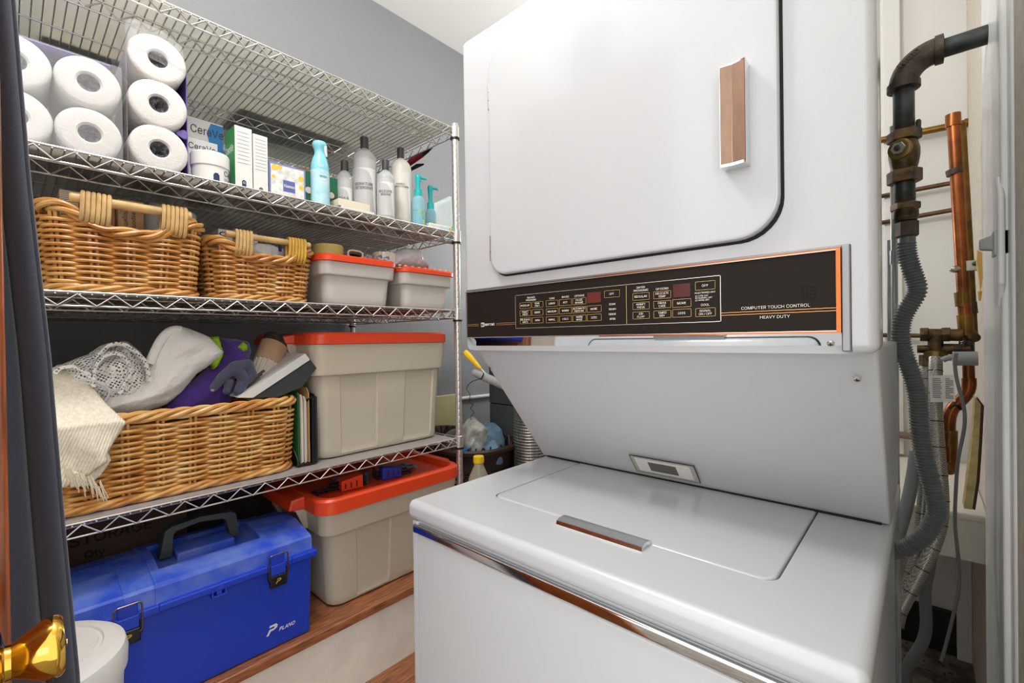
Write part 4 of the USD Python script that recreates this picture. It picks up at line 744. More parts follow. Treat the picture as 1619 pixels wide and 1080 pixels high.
# leaning white and dark grey panel
t = Thing('desk_tray', 'flat tray with white edge and dark grey side, leaning out of the long basket', 'tray', loc=(-1.34, .50, rim))
xf = -1.325; c0 = [aX(u, v, xf) for u, v in ((376, 629), (483, 559), (490, 569), (400, 629))]; c1 = [aX(u, v, xf) for u, v in ((398, 629), (490, 567), (501, 582), (478, 612), (440, 628))]
def slab(c, x0, x1): P = Polygon([(p[1], p[2]) for p in c]); return yz(P, x0, x1-x0)
t.part('white_edge', slab(c0, xf-.18, xf), whitebox, 20, 'white edge'); t.part('dark_side', slab(c1, xf-.175, xf-.003), mat('anthracite_plastic', (58, 62, 66), .4), 20)
t = Thing('paper_sheets', 'loose pale wrapping paper behind the leaning tray', 'paper', loc=(-1.44, .53, rim)); t.part('sheet', pillow(px_poly([(430, 610), (455, 575), (470, 560), (482, 562), (480, 580), (450, 615)], -1.44), -1.44, .02, 30, amp=.012, fscale=(40, 40)), paper, 40)
t.part('sheet', pillow(px_poly([(442, 560), (452, 552), (466, 570), (452, 590)], -1.46), -1.46, .012, 20, amp=.008, fscale=(50, 50), seed=4), paper, 40)
t = Thing('wooden_stick', 'round wooden stick end poking over the right rim of the long basket', 'stick', loc=(-1.40, .54, rim)); a = aX(466, 611, -1.335); t.part('dowel', lathe([(.0, -.0), (.0055, .0), (.0065, .001), (.0065, -.18)][::-1], 16, a, 'x'), mat('orange_dowel', (190, 118, 66), .5)); t.part('end_grain', lathe([(.0052, .0005), (0, .0007)], 16, a, 'x'), mat('end_grain', (208, 142, 88), .6))
# cream knit rag hanging over the front left corner
x = -1.292; P = px_poly([(60, 770), (62, 590), (95, 586), (130, 588), (148, 606), (170, 638), (200, 668), (188, 688), (170, 714), (168, 730), (150, 742), (142, 752), (120, 762), (105, 772)], x)
def drape(q):
    z = q[:, 1]; return np.where(z > rim-.012, -(z-rim+.012)*1.1, 0)+np.where(z < rim-.02, .010*np.sin(q[:, 0]*55+z*20)*np.clip((rim-.02-z)/.05, 0, 1), 0)
t = Thing('knit_cloth', 'cream ribbed cloth with a ragged fringe hanging over the long basket', 'cloth', loc=(x, .12, z4+.05))
t.part('cloth', pillow(P, x, .006, 80, back=.6, amp=.004, fscale=(30, 12), seed=12, rnd=.003, lift=drape), ragm, 60)
P2 = px_poly([(104, 745), (150, 742), (171, 714), (176, 728), (160, 752), (150, 760), (160, 776), (140, 768), (112, 772)], x-.006)
t.part('under_layer', pillow(P2, x-.008, .005, 40, amp=.004, fscale=(30, 12), seed=2, rnd=.002), ragm, 60)
fr_ = []
for i in range(46):
    s = i/45; u, v = 98+62*s+RNG.normal(0, 1.5), 738+26*s+RNG.normal(0, 3); a = aX(u, v, x+.008); fr_.append(tube(spline([a, a+A([.002, .003, -.012]), a+A([.001, .004+.008*RNG.random(), -.022-.018*RNG.random()])], 7), .0010, 5))
t.part('fringe', cat(*fr_), mat('cream_yarn', (220, 210, 186), .95), kind='stuff')
# mesh file holder with folders
fx0, fx1 = -1.62, -1.325; fy0, fy1 = .551, .604; fzb = z4
blk = mat('black_mesh_metal', (26, 27, 29), .45, .3)
meshm = usdkit.material(stage, LK+'/black_wire_mesh', {'t': ('texture_coordinate', {}), 'v': ('voronoi_texture', {'scale': 420., 'randomness': 0.}), 'r': ('rgb_ramp', {'ramp': [(.45, (.35, .35, .35)), (.55, (1, 1, 1))]}), 'p': ('principled_bsdf', {'base_color': C(26, 27, 29), 'roughness': .45}), 'c': ('transparent_bsdf', {}), 'x': ('mix_closure', {})}, [('t.object', 'v.vector'), ('v.distance', 'r.fac'), ('r.color', 'x.fac'), ('c.BSDF', 'x.closure1'), ('p.BSDF', 'x.closure2')], surface='x.closure')
t = Thing('file_holder', 'black metal mesh file holder between the long basket and large tub', 'file holder', loc=(-1.47, .59, fzb))
near = Polygon([(fx0, fzb+.004), (fx1-.002, fzb+.004), (fx1-.075, fzb+.105), (fx1-.15, fzb+.20), (fx0, fzb+.225)])
far = Polygon([(fx0, fzb+.004), (fx1, fzb+.004), (fx1, fzb+.195), (fx1-.01, fzb+.205), (fx0, fzb+.225)])
for y, P in ((fy0, near), (fy1, far)): t.part('side_panel', xz(P, y+.0008, .0016), meshm, False)
t.part('back_panel', bx(fx0, fx0+.0012, fy0, fy1, fzb+.004, fzb+.225), meshm, False); t.part('floor_panel', bx(fx0, fx1, fy0, fy1, fzb+.0025, fzb+.004), blk)
t.part('front_panel', hullsph([((fx1, fy1-.012, fzb+.006), .0015), ((fx1, fy1, fzb+.006), .0015), ((fx1, fy1-.010, fzb+.192), .0015), ((fx1, fy1, fzb+.196), .0015)]), blk)
t.part('rim_wire', tube(spline([(fx1-.002, fy0, fzb+.005), (fx1-.04, fy0, fzb+.055), (fx1-.078, fy0, fzb+.110), (fx1-.070, fy0+.008, fzb+.132), (fx1-.045, fy0+.025, fzb+.165), (fx1-.012, fy1-.008, fzb+.194), (fx1, fy1, fzb+.197)], 60), .0034, 8), blk)
t.part('rim_wire', tube([(fx1, fy1, fzb+.197), (fx1, fy1, fzb+.005), (fx1, fy0, fzb+.005), (fx0, fy0, fzb+.005)], .0032, 8), blk)
t.part('rim_wire', tube([(fx1-.078, fy0, fzb+.110), (fx1-.15, fy0, fzb+.20), (fx0, fy0, fzb+.225)], .003, 8), blk)
for i, (nm, lb_, col, y, h, dx) in enumerate((('folder', 'green hanging folder, nearest the long basket in the file holder', (36, 110, 58), .558, .222, 0), ('folder', 'olive folder edge beside the green folder', (150, 152, 110), .565, .212, .004), ('paper_stack', 'stack of white papers in the file holder', (232, 228, 220), .573, .205, .012), ('paper_stack', 'thin second stack of white papers, beside the manila folder', (224, 218, 208), .582, .200, .008), ('folder', 'tan manila folder, nearest the large tub', (216, 172, 116), .591, .224, .004))):
    t2 = Thing(nm, lb_, 'papers' if nm == 'paper_stack' else 'folder', loc=(-1.45, y, fzb+.005)); th = .006 if nm == 'paper_stack' else .0022
    prof = Polygon([(fx0+.01, fzb+.005), (fx1-.012-dx, fzb+.005), (fx1-.012-dx, fzb+h*.93), (fx1-.03, fzb+h), (fx0+.01, fzb+h)])
    t2.part('sheet', xz(prof, y, th/2), mat('paper_%d' % i, col, .7), 20); t2.part('sheet', xz(affinity.translate(affinity.scale(prof, .985, .985), .001, 0), y+th/2+.0005, th/2), MATS['paper_%d' % i], 20)
# dark cartons at the back of the lowest shelf and below
dk = mat('dark_carton', (84, 58, 42), .8, var=.15, vscale=20)
for lb_, y0, y1, x0, x1, zt in (('brown carton behind the mesh laundry bag on the lowest shelf', -.02, .20, -2.0, -1.745, z4+.235), ('dark reddish carton behind the white towel on the lowest shelf', .26, .56, -1.99, -1.745, z4+.26)):
    t = Thing('cardboard_box', lb_, 'cardboard box', loc=((x0+x1)/2, (y0+y1)/2, z4)); t.part('box', rb(x0, x1, y0, y1, z4, zt, .003), dk); t.part('flap_seam', bx(x0+.02, x1+.0006, (y0+y1)/2-.002, (y0+y1)/2+.002, z4+.01, zt+.0005), seam)
# ================================================================ bottom: toolbox, hex keys, cartons, bin
bl = mat('cobalt_plastic', (26, 64, 196), .42, bump=.15, bscale=300); zt0 = .4205
dust = mat('dusty_cobalt_plastic', (40, 80, 206), .5, var=.18, vscale=16, col2=(100, 126, 210))
TB = Thing('toolbox', 'cobalt blue plastic toolbox with black handle and two wire latches', 'toolbox', loc=(-1.38, .285, zt0))
ty0, ty1 = .018, .550
TB.b = TB.part('body', loft([ring_rr(ty1-ty0-.012-2*e, .268-2*e, .008, z, 4, -1.38, (ty0+ty1)/2) for e, z in ((.006, zt0), (.002, zt0+.003), (0, zt0+.01), (-.004, zt0+.205), (-.004, zt0+.215))]), bl, 30)
lipz = zt0+.205
TB.part('lip', rb(-1.525, -1.232, ty0-.006, ty1+.007, lipz, lipz+.018, .003), bl, 30)
def lidprof(g): return Polygon([(-1.243+g, lipz+.017), (-1.246+g, lipz+.052), (-1.252+g, lipz+.056+g), (-1.345, lipz+.076+g), (-1.415, lipz+.076+g), (-1.508-g, lipz+.056+g), (-1.514-g, lipz+.052), (-1.517-g, lipz+.017)])
lidm = mani(prof_y(lidprof(0), ty0, ty1))
for a, b, g in ((.155, .210, .0016), (.208, .452, .0045), (.450, .496, .0016)): lidm = lidm+mani(prof_y(lidprof(g), a, b))
lidm = lidm-mani(rb(-1.298, -1.462, .224, .440, lipz+.058, lipz+.12, .004))+mani(rb(-1.340, -1.420, .268, .392, lipz+.05, lipz+.0765, .004))
tl = TB.part('lid', lidm, dust, 8)
TB.part('lid_lip', cat(rb(-1.30, -1.2265, .212, .432, lipz+.004, lipz+.020, .003), rb(-1.30, -1.2265, ty0-.007, .132, lipz+.004, lipz+.020, .003), rb(-1.30, -1.2265, .492, ty1+.0085, lipz+.004, lipz+.020, .003)), bl, 30, parent=tl)
TB.part('catch', cat(rb(-1.30, -1.2255, .309, .313, lipz-.010, lipz+.018, .001), rb(-1.30, -1.2255, .336, .340, lipz-.010, lipz+.018, .001), rb(-1.30, -1.2262, .311, .338, lipz-.010, lipz-.005, .001), rb(-1.30, -1.2268, .319, .330, lipz-.004, lipz+.008, .001)), bl, parent=tl)
hz = lipz+.066
hp_ = [(.236, hz), (.262, hz), (.2625, hz+.008), (.2655, hz+.052), (.272, hz+.0585), (.322, hz+.066), (.372, hz+.0585), (.379, hz+.052), (.390, hz+.004), (.410, hz+.004), (.402, hz+.064), (.390, hz+.071), (.322, hz+.0785), (.262, hz+.071), (.249, hz+.064), (.240, hz+.014)]
hm = mani(yz(Polygon(hp_).buffer(-.002).buffer(.002), -1.396, .032)); TB.part('handle', hm, mat('charcoal_green_plastic', (52, 58, 58), .45), 25, 'charcoal handle')
wire_m = mat('dark_bronze_wire', (120, 104, 84), .3, .9); gold_l = mat('gold_logo', (206, 166, 70), .4, .3); fx = -1.2315
def plogo(t, y, z, s, x, m, par, word=None):
    k = s; sh = lambda pts: Polygon([(y+(px+.35*pz)*k, z+pz*k) for px, pz in pts])
    P = sh([(-.55, -.5), (-.30, -.5), (-.20, -.12), (.10, -.12), (.36, .05), (.36, .30), (.14, .5), (-.50, .5), (-.50, .28), (.0, .28), (.08, .2), (.02, .10), (-.42, .10)])
    t.part('logo', yz(P.buffer(0), x, .0004), m, False, parent=par)
    if word: t.part('lettering', text(word, (x+.0002, y+s*.62, z-s*.28), EY, EZ, s*.36, 'l', .0004, True, .35), m, False, parent=par)
for yc in (.160, .457):
    lt = TB.part('latch', cat(rb(fx-.006, fx+.006, yc-.0205, yc+.0205, lipz-.040, lipz-.010, .003), rb(fx-.006, fx+.0035, yc-.0235, yc-.019, lipz-.024, lipz+.004, .001), rb(fx-.006, fx+.0035, yc+.019, yc+.0235, lipz-.024, lipz+.004, .001)), black, 25, 'black latch')
    TB.part('latch_tab', cat(rb(fx-.006, fx+.0035, yc-.0185, yc+.0185, lipz-.010, lipz+.016, .002), rb(fx-.012, fx-.0002, yc-.017, yc+.017, lipz+.014, lipz+.040, .002)), bl, 25, parent=lt)
    o = rr(yc-.0228, yc+.0228, lipz-.020, lipz+.043, .008, 5).exterior; TB.part('latch_wire', tube([(fx+.0045, p[0], p[1]) for p in list(o.coords)[:-1]], .0016, 7, closed=True), wire_m, parent=lt)
    plogo(TB, yc, lipz-.024, .012, fx+.006, gold_l, lt)
plogo(TB, .447, .474, .024, -1.2425, mat('white_logo', (226, 230, 236), .4), TB.b, 'PLANO')
# hex keys and packets lying in the tub lid
lz = .4205+.338-.022+.0010
def hexset(label, y, x, ang, col, nk, lk, name='hex_key_set'):
    t = Thing(name, label, 'hex key set', loc=(x, y, lz), rotz=ang, local=True); hm_ = mat('black_oxide', (34, 34, 36), .35, .6)
    for i in range(nk):
        lay, col_ = i % 3, i//3; yy = (col_-(nk/3-1)/2)*.0105; zz = .007+.0105*lay; L_ = lk*(1-.07*i); r = .0036-.00018*i
        k = t.part('hex_key', tube([(0, yy, zz), (L_, yy*.8, zz*.85+.001), (L_+.003, yy*.8, zz*.85+.001)], r, 6), hm_, False); t.part('short_arm', tube(spline([(0, yy, zz), (-.007, yy, zz+.001), (-.012, yy, zz+.006), (-.014, yy, zz+.022-.003*lay)], 12), r, 6), hm_, False, parent=k)
    w = nk/3*.0105/2+.004
    h = t.part('holder', hull(np.vstack([_SPH[1]*.003+A(p) for p in [(x_, y_, z_) for x_, zt_ in ((.012, .040), (.075, .030)) for y_ in (-w, w) for z_ in (.004, zt_)]])), col, 25); t.part('holder_slot', cat(*[bx(.010+.018*i, .014+.018*i, -w-.0032, w+.0032, .008, .030-.002*i) for i in range(1, 4)]), mat('holder_dark', (70, 30, 24), .5), parent=h); return t
hexset('black hex keys in an orange holder, lying in the tub lid', .775, -1.365, -98, mat('orange_holder', (232, 78, 40), .35), 9, .120)
hexset('black hex keys in a cobalt blue holder, lying in the tub lid', .835, -1.375, 80, mat('blue_holder', (36, 66, 176), .35), 6, .115)
for i, (lb_, x, y, w, l, m_) in enumerate((('dark purple printed packet at the left end of the tub lid tray', -1.40, .665, .05, .06, mat('dark_packet', (52, 38, 66), .3, var=.5, vscale=60, col2=(110, 70, 60))), ('small clear packet behind the orange hex key holder', -1.46, .77, .06, .09, film('smoky_film', (150, 144, 160), .35, .1)), ('silver blue packet at the right end of the tub lid tray', -1.42, .955, .07, .11, mat('silver_packet', (150, 160, 184), .2, .3, var=.5, vscale=50, col2=(70, 76, 100))))):
    t = Thing('packet', lb_, 'packet', loc=(x, y, lz)); n = 22; gx_, gy_ = np.meshgrid(np.linspace(-w/2, w/2, n), np.linspace(-l/2, l/2, n), indexing='ij')
    hgt = .002+.012*meshkit.fbm(np.stack([gx_*60+i*9, gy_*60, gx_*0], -1), 3, i+4); idx = np.arange(n*n).reshape(n, n); q = np.stack([idx[:-1, :-1], idx[1:, :-1], idx[1:, 1:], idx[:-1, 1:]], -1).reshape(-1, 4)
    v = np.c_[gx_.ravel()+x, gy_.ravel()+y, lz+hgt.ravel()]; v2 = v-[0, 0, .0015]; f = np.vstack([q[:, [0, 1, 2]], q[:, [0, 2, 3]]]); t.part('foil', (np.vstack([v, v2]), np.vstack([f, f[:, ::-1]+n*n])), m_, 30)
    t.part('seal', rb(x-w/2, x+w/2, y-l/2-.006, y-l/2+.004, lz+.001, lz+.004, .001), m_)
# dark cartons behind the toolbox
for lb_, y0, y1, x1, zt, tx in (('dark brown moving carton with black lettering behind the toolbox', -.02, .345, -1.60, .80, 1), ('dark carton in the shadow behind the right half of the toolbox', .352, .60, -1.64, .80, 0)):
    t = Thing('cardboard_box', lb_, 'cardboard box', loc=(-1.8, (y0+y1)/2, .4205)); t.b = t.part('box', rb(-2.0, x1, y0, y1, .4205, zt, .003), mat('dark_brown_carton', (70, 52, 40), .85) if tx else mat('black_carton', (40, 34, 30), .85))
    t.part('flap_seam', bx(-1.99, x1+.0006, (y0+y1)/2-.001, (y0+y1)/2+.001, .78, zt+.0006), seam, parent=t.b)
    if tx:
        ink = mat('carton_ink', (14, 12, 11), .8)
        for w_, uv, h_ in (('STORAGE', (178, 842), .026), ('Qty', (150, 874), .018), ('Item  No.', (158, 896), .018)):
            q_ = aX(*uv, x1+.0003); t.part('lettering', text(w_, (q_[0], q_[1], q_[2]), EY, EZ, h_, 'c', .0004, True), ink, False, parent=t.b)
# white bin at the lower left
bc = A([-.985, .010, .197]); t = Thing('waste_bin', 'round white lidded bin at the lower left beside the curtain', 'bin', loc=bc); hb_ = .546
t.part('body', lathe([(.088, 0), (.092, .004), (.112, hb_-.045), (.1125, hb_-.040)], 48, bc), white_p, 40)
t.part('lid', lathe([(.1125, hb_-.046), (.1165, hb_-.046), (.1175, hb_-.022), (.114, hb_-.008), (.104, hb_-.001), (.088, hb_+.001), (.086, hb_-.0015), (.082, hb_-.0015), (.080, hb_+.002), (.04, hb_+.006), (0, hb_+.007)], 56, bc), white_p, 40)
# curtain
cx = -.86; zc_ = np.linspace(.30, 2.60, 60)
def cedge(z): return np.interp(z, [.747, .967, 1.198, 1.413, 1.653, 2.6], [.0580, .046, .0355, .021, .010, -.020])
sN = 70; s_ = np.linspace(0, 1, sN); vv = []
for z in zc_:
    wd = .27; w = np.interp(z, [.3, 2.6], [1.0, .72]); y = cedge(z)-s_*wd*w
    ph = s_*2*np.pi*6.2+.5*np.sin(z*1.3); dx = .014*np.sin(ph)*np.interp(z, [.3, 2.6], [1.1, .8])+.006*np.sin(ph*2+z*2)*np.minimum(1, s_*9); yy = y+.006*np.cos(ph)*np.minimum(1, s_*12)
    vv.append(np.c_[cx+dx, yy, np.full(sN, z)])
vv = A(vv); idx = np.arange(60*sN).reshape(60, sN); q = np.stack([idx[:-1, :-1], idx[:-1, 1:], idx[1:, 1:], idx[1:, :-1]], -1).reshape(-1, 4); f = np.vstack([q[:, [0, 1, 2]], q[:, [0, 2, 3]]]); v = vv.reshape(-1, 3)
edge = np.r_[idx[0], idx[1:, -1], idx[-1, -2::-1], idx[-2:0:-1, 0]]; n_ = len(v); e2 = np.roll(edge, -1); rim_f = np.vstack([np.c_[edge, e2, e2+n_], np.c_[edge, e2+n_, edge+n_]])
t = Thing('curtain', 'dark charcoal fabric curtain hanging at the left in front of the shelving', 'curtain', loc=(cx, -.05, .3))
t.part('fabric', (np.vstack([v, v-[.0018, 0, 0]]), np.vstack([f[:, ::-1], f+n_, rim_f])), mat('charcoal_fabric', (66, 71, 84), .95, bump=.4, bscale=700, sheen=.25), 60)
t.part('hem', (lambda k: tube(vv[:, 0], .0028, 6))(0), MATS['charcoal_fabric'], 60)
single('curtain_rod', lathe([(.011, -.28), (.012, -.279), (.012, .32), (.011, .321)], 16, (cx, 0, 2.615), 'y'), darksteel, 'dark curtain rod above the shelving', 'rod')
# ================================================================ behind the washer, left of it
boil = mat('dark_green_grey_metal', (82, 92, 94), .5, var=.08, vscale=10); zfl = .4205
yb0 = 1.62; xl = aY(774, 650, yb0)[0]; t = Thing('dark_cabinet', 'dark grey green metal cabinet behind the washer', 'cabinet', loc=(xl+.2, yb0+.25, zfl))
zc0 = aY(790, 640, yb0)[2]; t.part('body', rb(xl, xl+.42, yb0, yb0+.5, zfl, zc0, .004), boil); t.part('top', rb(xl-.001, xl+.421, yb0-.001, yb0+.5, zc0+.004, 1.45, .004), boil)
t.part('bolt', lathe([(.004, 0), (.003, .003), (0, .003)], 8, aY(801, 658, yb0)-A([0, .003, 0]), 'y'), steel)
t.part('seam', bx(xl+.004, xl+.416, yb0+.004, yb0+.49, zc0-.001, zc0+.005), seam)
zf = zfl; dx0 = aY(832, 700, 1.50)
gal = mat('galvanised_metal', (172, 174, 172), .35, .8, var=.25, vscale=12, stretch=(20, 20, 1)); r_ = .075
pr = []
for z in np.arange(zf, 1.25, .012): pr += [(r_, z), (r_+.0025, z+.004), (r_, z+.008)]
single('metal_duct', lathe(pr, 32, (dx0[0]+.03, 1.50, 0)), gal, 'ribbed galvanised duct behind the washer', 'duct')
pale_y = mat('pale_yellow_board', (214, 206, 152), .6)
P0 = aX(700, 626, -2.03); P1 = aX(722, 690, -2.03)
single('yellow_board', rb(-2.055, -2.035, P0[1]-.25, P1[1]+.03, zfl, P0[2], .004), pale_y, 'pale yellow board leaning on the wall behind the shelf post', 'board')
t = Thing('wall_pipe', 'thin white painted pipe running along the wall behind the basket', 'pipe', loc=(-2.045, 2.0, .83)); zp = aX(752, 629, -2.045)[2]; t.part('pipe', tube([(-2.045, 1.78, zp+.008), (-2.045, 2.38, zp-.004)], .011, 12), wall2_m); t.part('clip', rb(-2.06, -2.033, 2.16, 2.18, zp-.016, zp+.016, .002), wall2_m)
# brown laundry basket on the platform behind the shelving
bk = mat('dark_brown_plastic', (62, 50, 44), .4); _e = aY(800, 706, 1.385); ra, rb_ = .30, .20; Lc = A([_e[0]-ra*1.04, 1.385, zfl]); Lz = _e[2]-zfl
def oval(k, z, n=72): g = np.linspace(0, 2*np.pi, n, endpoint=False); c, s = np.cos(g), np.sin(g); return np.c_[Lc[0]+ra*k*np.sign(c)*np.abs(c)**.7, Lc[1]+rb_*k*np.sign(s)*np.abs(s)**.7, np.full(n, zfl+z)]
t = Thing('laundry_basket', 'dark brown plastic laundry basket with flower cut-outs beside the washer', 'laundry basket', loc=Lc)
t.part('rim', cat(loft([oval(.93, Lz-.03), oval(.96, Lz-.03), oval(1.04, Lz-.022), oval(1.05, Lz-.008), oval(1.02, Lz), oval(.97, Lz-.006), oval(.93, Lz-.03)], False, False)), bk, 40)
t.part('wall', cat(loft([oval(.80, 0), oval(.83, .05), oval(.82, .05), oval(.79, .006)], True, True), loft([oval(.925, Lz-.10), oval(.955, Lz-.028), oval(.945, Lz-.028), oval(.915, Lz-.10)], False, False)), bk, 40)
ri = []
for z0_, z1_ in ((.05, .14), (.14, .23), (.23, .345)):
    o0, o1 = oval(.83+.1*(z0_-.05)/.29, z0_), oval(.83+.1*(z1_-.05)/.29, z1_)
    for i in range(0, 72, 4):
        ri += [tube([o0[i], o1[(i+4) % 72]], .0035, 5), tube([o0[(i+4) % 72], o1[i]], .0035, 5), tube([o0[(i+2) % 72], o1[(i+2) % 72]], .0035, 5), tube([(o0[i]+o1[i])/2, (o0[(i+4) % 72]+o1[(i+4) % 72])/2], .0035, 5)]
    for i in range(0, 72, 4): ri.append(tube([o0[i], o0[(i+4) % 72]], .004, 5))
t.part('lattice', cat(*ri), bk, kind='stuff')
blue_c = mat('light_blue_cloth', (120, 152, 178), .9, var=.2, vscale=14, bump=.5, bscale=200); yb1 = 1.43
def pY(ps, y): return [(aY(u, v, y)[0], aY(u, v, y)[2]) for u, v in ps]
def pillowY(ps, y, T, **k): v, f = mv(pillow(pY(ps, y), 0, T, **k)); return np.c_[v[:, 1], y-v[:, 0], v[:, 2]], f[:, ::-1] if 0 else f
def flipf(m): return m[0], m[1]
t = Thing('folded_clothes', 'light blue crumpled clothes heaped in the brown laundry basket', 'clothes', loc=(-1.15, 1.36, zfl+.30))
t.part('cloth', pillowY([(762, 730), (764, 690), (766, 668), (778, 668), (790, 680), (794, 700), (796, 725)], yb1, .06, n=46, amp=.02, fscale=(22, 30), rot=.7, seed=3), blue_c, 60)
t.part('cloth', pillowY([(760, 735), (766, 705), (780, 695), (790, 712), (793, 735)], yb1-.05, .045, n=40, amp=.015, fscale=(25, 30), rot=-.5, seed=5), blue_c, 60)
t = Thing('plastic_bag', 'clear plastic bag with blue print heaped in the laundry basket', 'plastic bag', loc=(-1.25, 1.28, zfl+.30))
t.part('bag', pillowY([(722, 745), (722, 690), (738, 668), (746, 658), (756, 668), (768, 678), (768, 715), (760, 742)], 1.37, .07, n=46, amp=.02, fscale=(28, 16), seed=7, rnd=.004), mat('grey_poly', (206, 208, 200), .15, var=.3, vscale=30), 40)
t.part('blue_print', pillowY([(700, 740), (704, 716), (722, 712), (744, 706), (742, 722), (728, 742)], 1.29, .025, n=30, amp=.012, fscale=(40, 30), seed=2, rnd=.004), mat('bright_blue_film', (36, 120, 190), .3), 40)
t = Thing('grey_bundle', 'dark grey fabric bundle behind the shelf post', 'bundle', loc=(-1.5, 1.40, zfl+.3)); t.part('cloth', pillowY([(688, 720), (700, 690), (716, 678), (730, 676), (730, 720)], 1.40, .05, n=36, amp=.015, fscale=(30, 20)), mat('grey_bundle_cloth', (120, 118, 114), .8), 60); t.part('fold', pillowY([(690, 724), (704, 700), (726, 696), (728, 724)], 1.36, .03, n=24, amp=.012), MATS['grey_bundle_cloth'], 60)
bcn = aY(757, 742, 1.12); bot_c = A([bcn[0], 1.12, zfl]); hbt = aY(757, 721, 1.12)[2]-zfl
t = Thing('oil_bottle', 'clear bottle with a yellow cap between the washer and the shelving', 'bottle', loc=bot_c); rB = .042
t.part('body', lathe([(rB*.92, 0), (rB, .006), (rB, hbt-.105), (rB*.85, hbt-.075), (rB*.42, hbt-.035), (rB*.40, hbt-.02)], 30, bot_c), film('clear_bottle2', (214, 210, 190), .6, .06), 50)
t.part('liquid', lathe([(rB*.88, .003), (rB*.95, .008), (rB*.95, hbt-.12), (0, hbt-.12)], 24, bot_c), mat('amber_liquid', (206, 150, 50), .15)); t.part('cap', lathe([(rB*.44, hbt-.024), (rB*.46, hbt-.022), (rB*.46, hbt-.003), (rB*.42, hbt), (0, hbt)], 20, bot_c), mat('yellow_cap', (238, 200, 30), .35), 40)
# yellow handled screwdriver and grey sleeve sticking out beside the slanted panel
ys = .985
t = Thing('screwdriver', 'yellow screwdriver handle poking out beside the slanted washer panel', 'screwdriver', loc=aY(745, 565, ys)); a, b = aY(735, 556, ys), aY(760, 583, ys)
def rod(p, q, prof, n=16):
    p, q = A(p), A(q); d = q-p; L_ = np.linalg.norm(d); d /= L_; e1 = np.cross(d, [0, 1, .1]); e1 /= np.linalg.norm(e1); e2 = np.cross(d, e1); v, f = lathe([(r, s*L_) for s, r in prof], n); return p+v[:, :1]*e1+v[:, 1:2]*e2+v[:, 2:]*d, f
t.part('handle', rod(a, b, [(0, .006), (.03, .0095), (.2, .0105), (.5, .009), (.8, .0065), (1, .005)], 8), mat('yellow_handle', (226, 184, 30), .25), 20); t.part('shank', tube([b, b+(b-a)*.35], .003, 8), steel); t.part('end_cap', rod(a-(b-a)*.03, a+(b-a)*.04, [(0, .004), (.4, .0075), (1, .0085)], 8), black)
t = Thing('grey_sleeve', 'grey plastic sleeve with a black cable tie beside the slanted washer panel', 'sleeve', loc=aY(756, 592, ys)); a, b = aY(748, 588, ys), aY(775, 600, ys)
t.part('sleeve', rod(a, a+(b-a)*((-.714-a[0])/(b[0]-a[0])), [(0, .006), (.02, .0115), (.06, .0130), (.6, .0125), (1, .011)], 16), mat('grey_sleeve_plastic', (150, 152, 154), .4), 40); c = aY(763, 595, ys); t.part('cable_tie', tube(spline([aY(765, 590, ys-.014), aY(762, 597, ys-.016), aY(760, 600, ys-.014)], 10), .0018, 6), black)
t.part('cord', tube(spline([aY(u, v, ys-.012) for u, v in ((761, 598), (750, 602), (740, 609), (738, 616), (743, 624), (743, 636), (748, 640), (744, 646), (749, 651), (745, 658), (745, 664))], 80), .0011, 6), black)
# ================================================================ right gap: gas line, copper pipes, hoses
iron = mat('black_iron', (70, 76, 74), .45, .6, var=.35, vscale=40, col2=(44, 46, 44)); iron2 = mat('cast_iron', (84, 74, 62), .55, .5, var=.3, vscale=50, bump=.5, bscale=160)
brz = mat('tarnished_brass', (112, 86, 50), .45, .6, var=.5, vscale=45, col2=(52, 44, 32)); brz2 = mat('dull_brass', (146, 122, 70), .35, .8, var=.3, vscale=40)
flexm = mat('grey_coated_flex', (108, 113, 112), .5); nickel = mat('nickel', (180, 178, 166), .3, 1.)
gy = 1.20; gx0 = -.0262
def hexprism(c, r, h, axis='z', cham=.0015):
    g = np.arange(6)*np.pi/3; o = lambda rr_, z: np.c_[rr_*np.cos(g), rr_*np.sin(g), np.full(6, z)]
    v, f = loft([o(r-cham, 0), o(r, cham), o(r, h-cham), o(r-cham, h)]); v = v if axis == 'z' else (v[:, [2, 0, 1]] if axis == 'x' else v[:, [1, 2, 0]]); return v+A(c), f
GZ = lambda v: aY(1428, v, gy)[2]
t = Thing('gas_line', 'iron gas pipe with elbow, brass valve and grey corrugated hose beside the dryer', 'gas pipe', loc=(gx0, gy, .77))
zt = GZ(78)+.0; zc = aY(1500, 74, gy)[2]; re = .0168
t.part('horizontal_pipe', lathe([(re, .012), (re, .13)], 24, (0, gy, zc), 'x'), iron, 40)
er = .048; g = np.linspace(0, np.pi/2, 14)                                 # elbow from +x to -z
ce = A([gx0+er, gy, zc-er]); path = np.c_[ce[0]-er*np.sin(g[::-1]*1.0)*1.0, np.full(14, gy), ce[2]+er*np.cos(g[::-1])]
path = np.c_[ce[0]-er*np.sin(g), np.full(14, gy), ce[2]+er*np.cos(g)]
t.part('elbow', tube(path, .0232, 24), iron2, 50)
t.part('elbow_band', lathe([(.020, -.007), (.0262, -.006), (.0262, .006), (.020, .007)], 28, (ce[0]+.004, gy, zc), 'x'), iron2, 30); t.part('elbow_band', lathe([(.020, -.007), (.0262, -.006), (.0262, .006), (.020, .007)], 28, (gx0, gy, zc-er-.003)), iron2, 30)
_m = math.radians(40); n_out = A([-math.sin(_m)*.25, -1, 0.25]); n_out /= np.linalg.norm(n_out); exw = A([math.cos(math.radians(38)), 0, math.sin(math.radians(38))]); exw -= n_out*(exw@n_out); exw /= np.linalg.norm(exw); eyw = np.cross(n_out, exw)
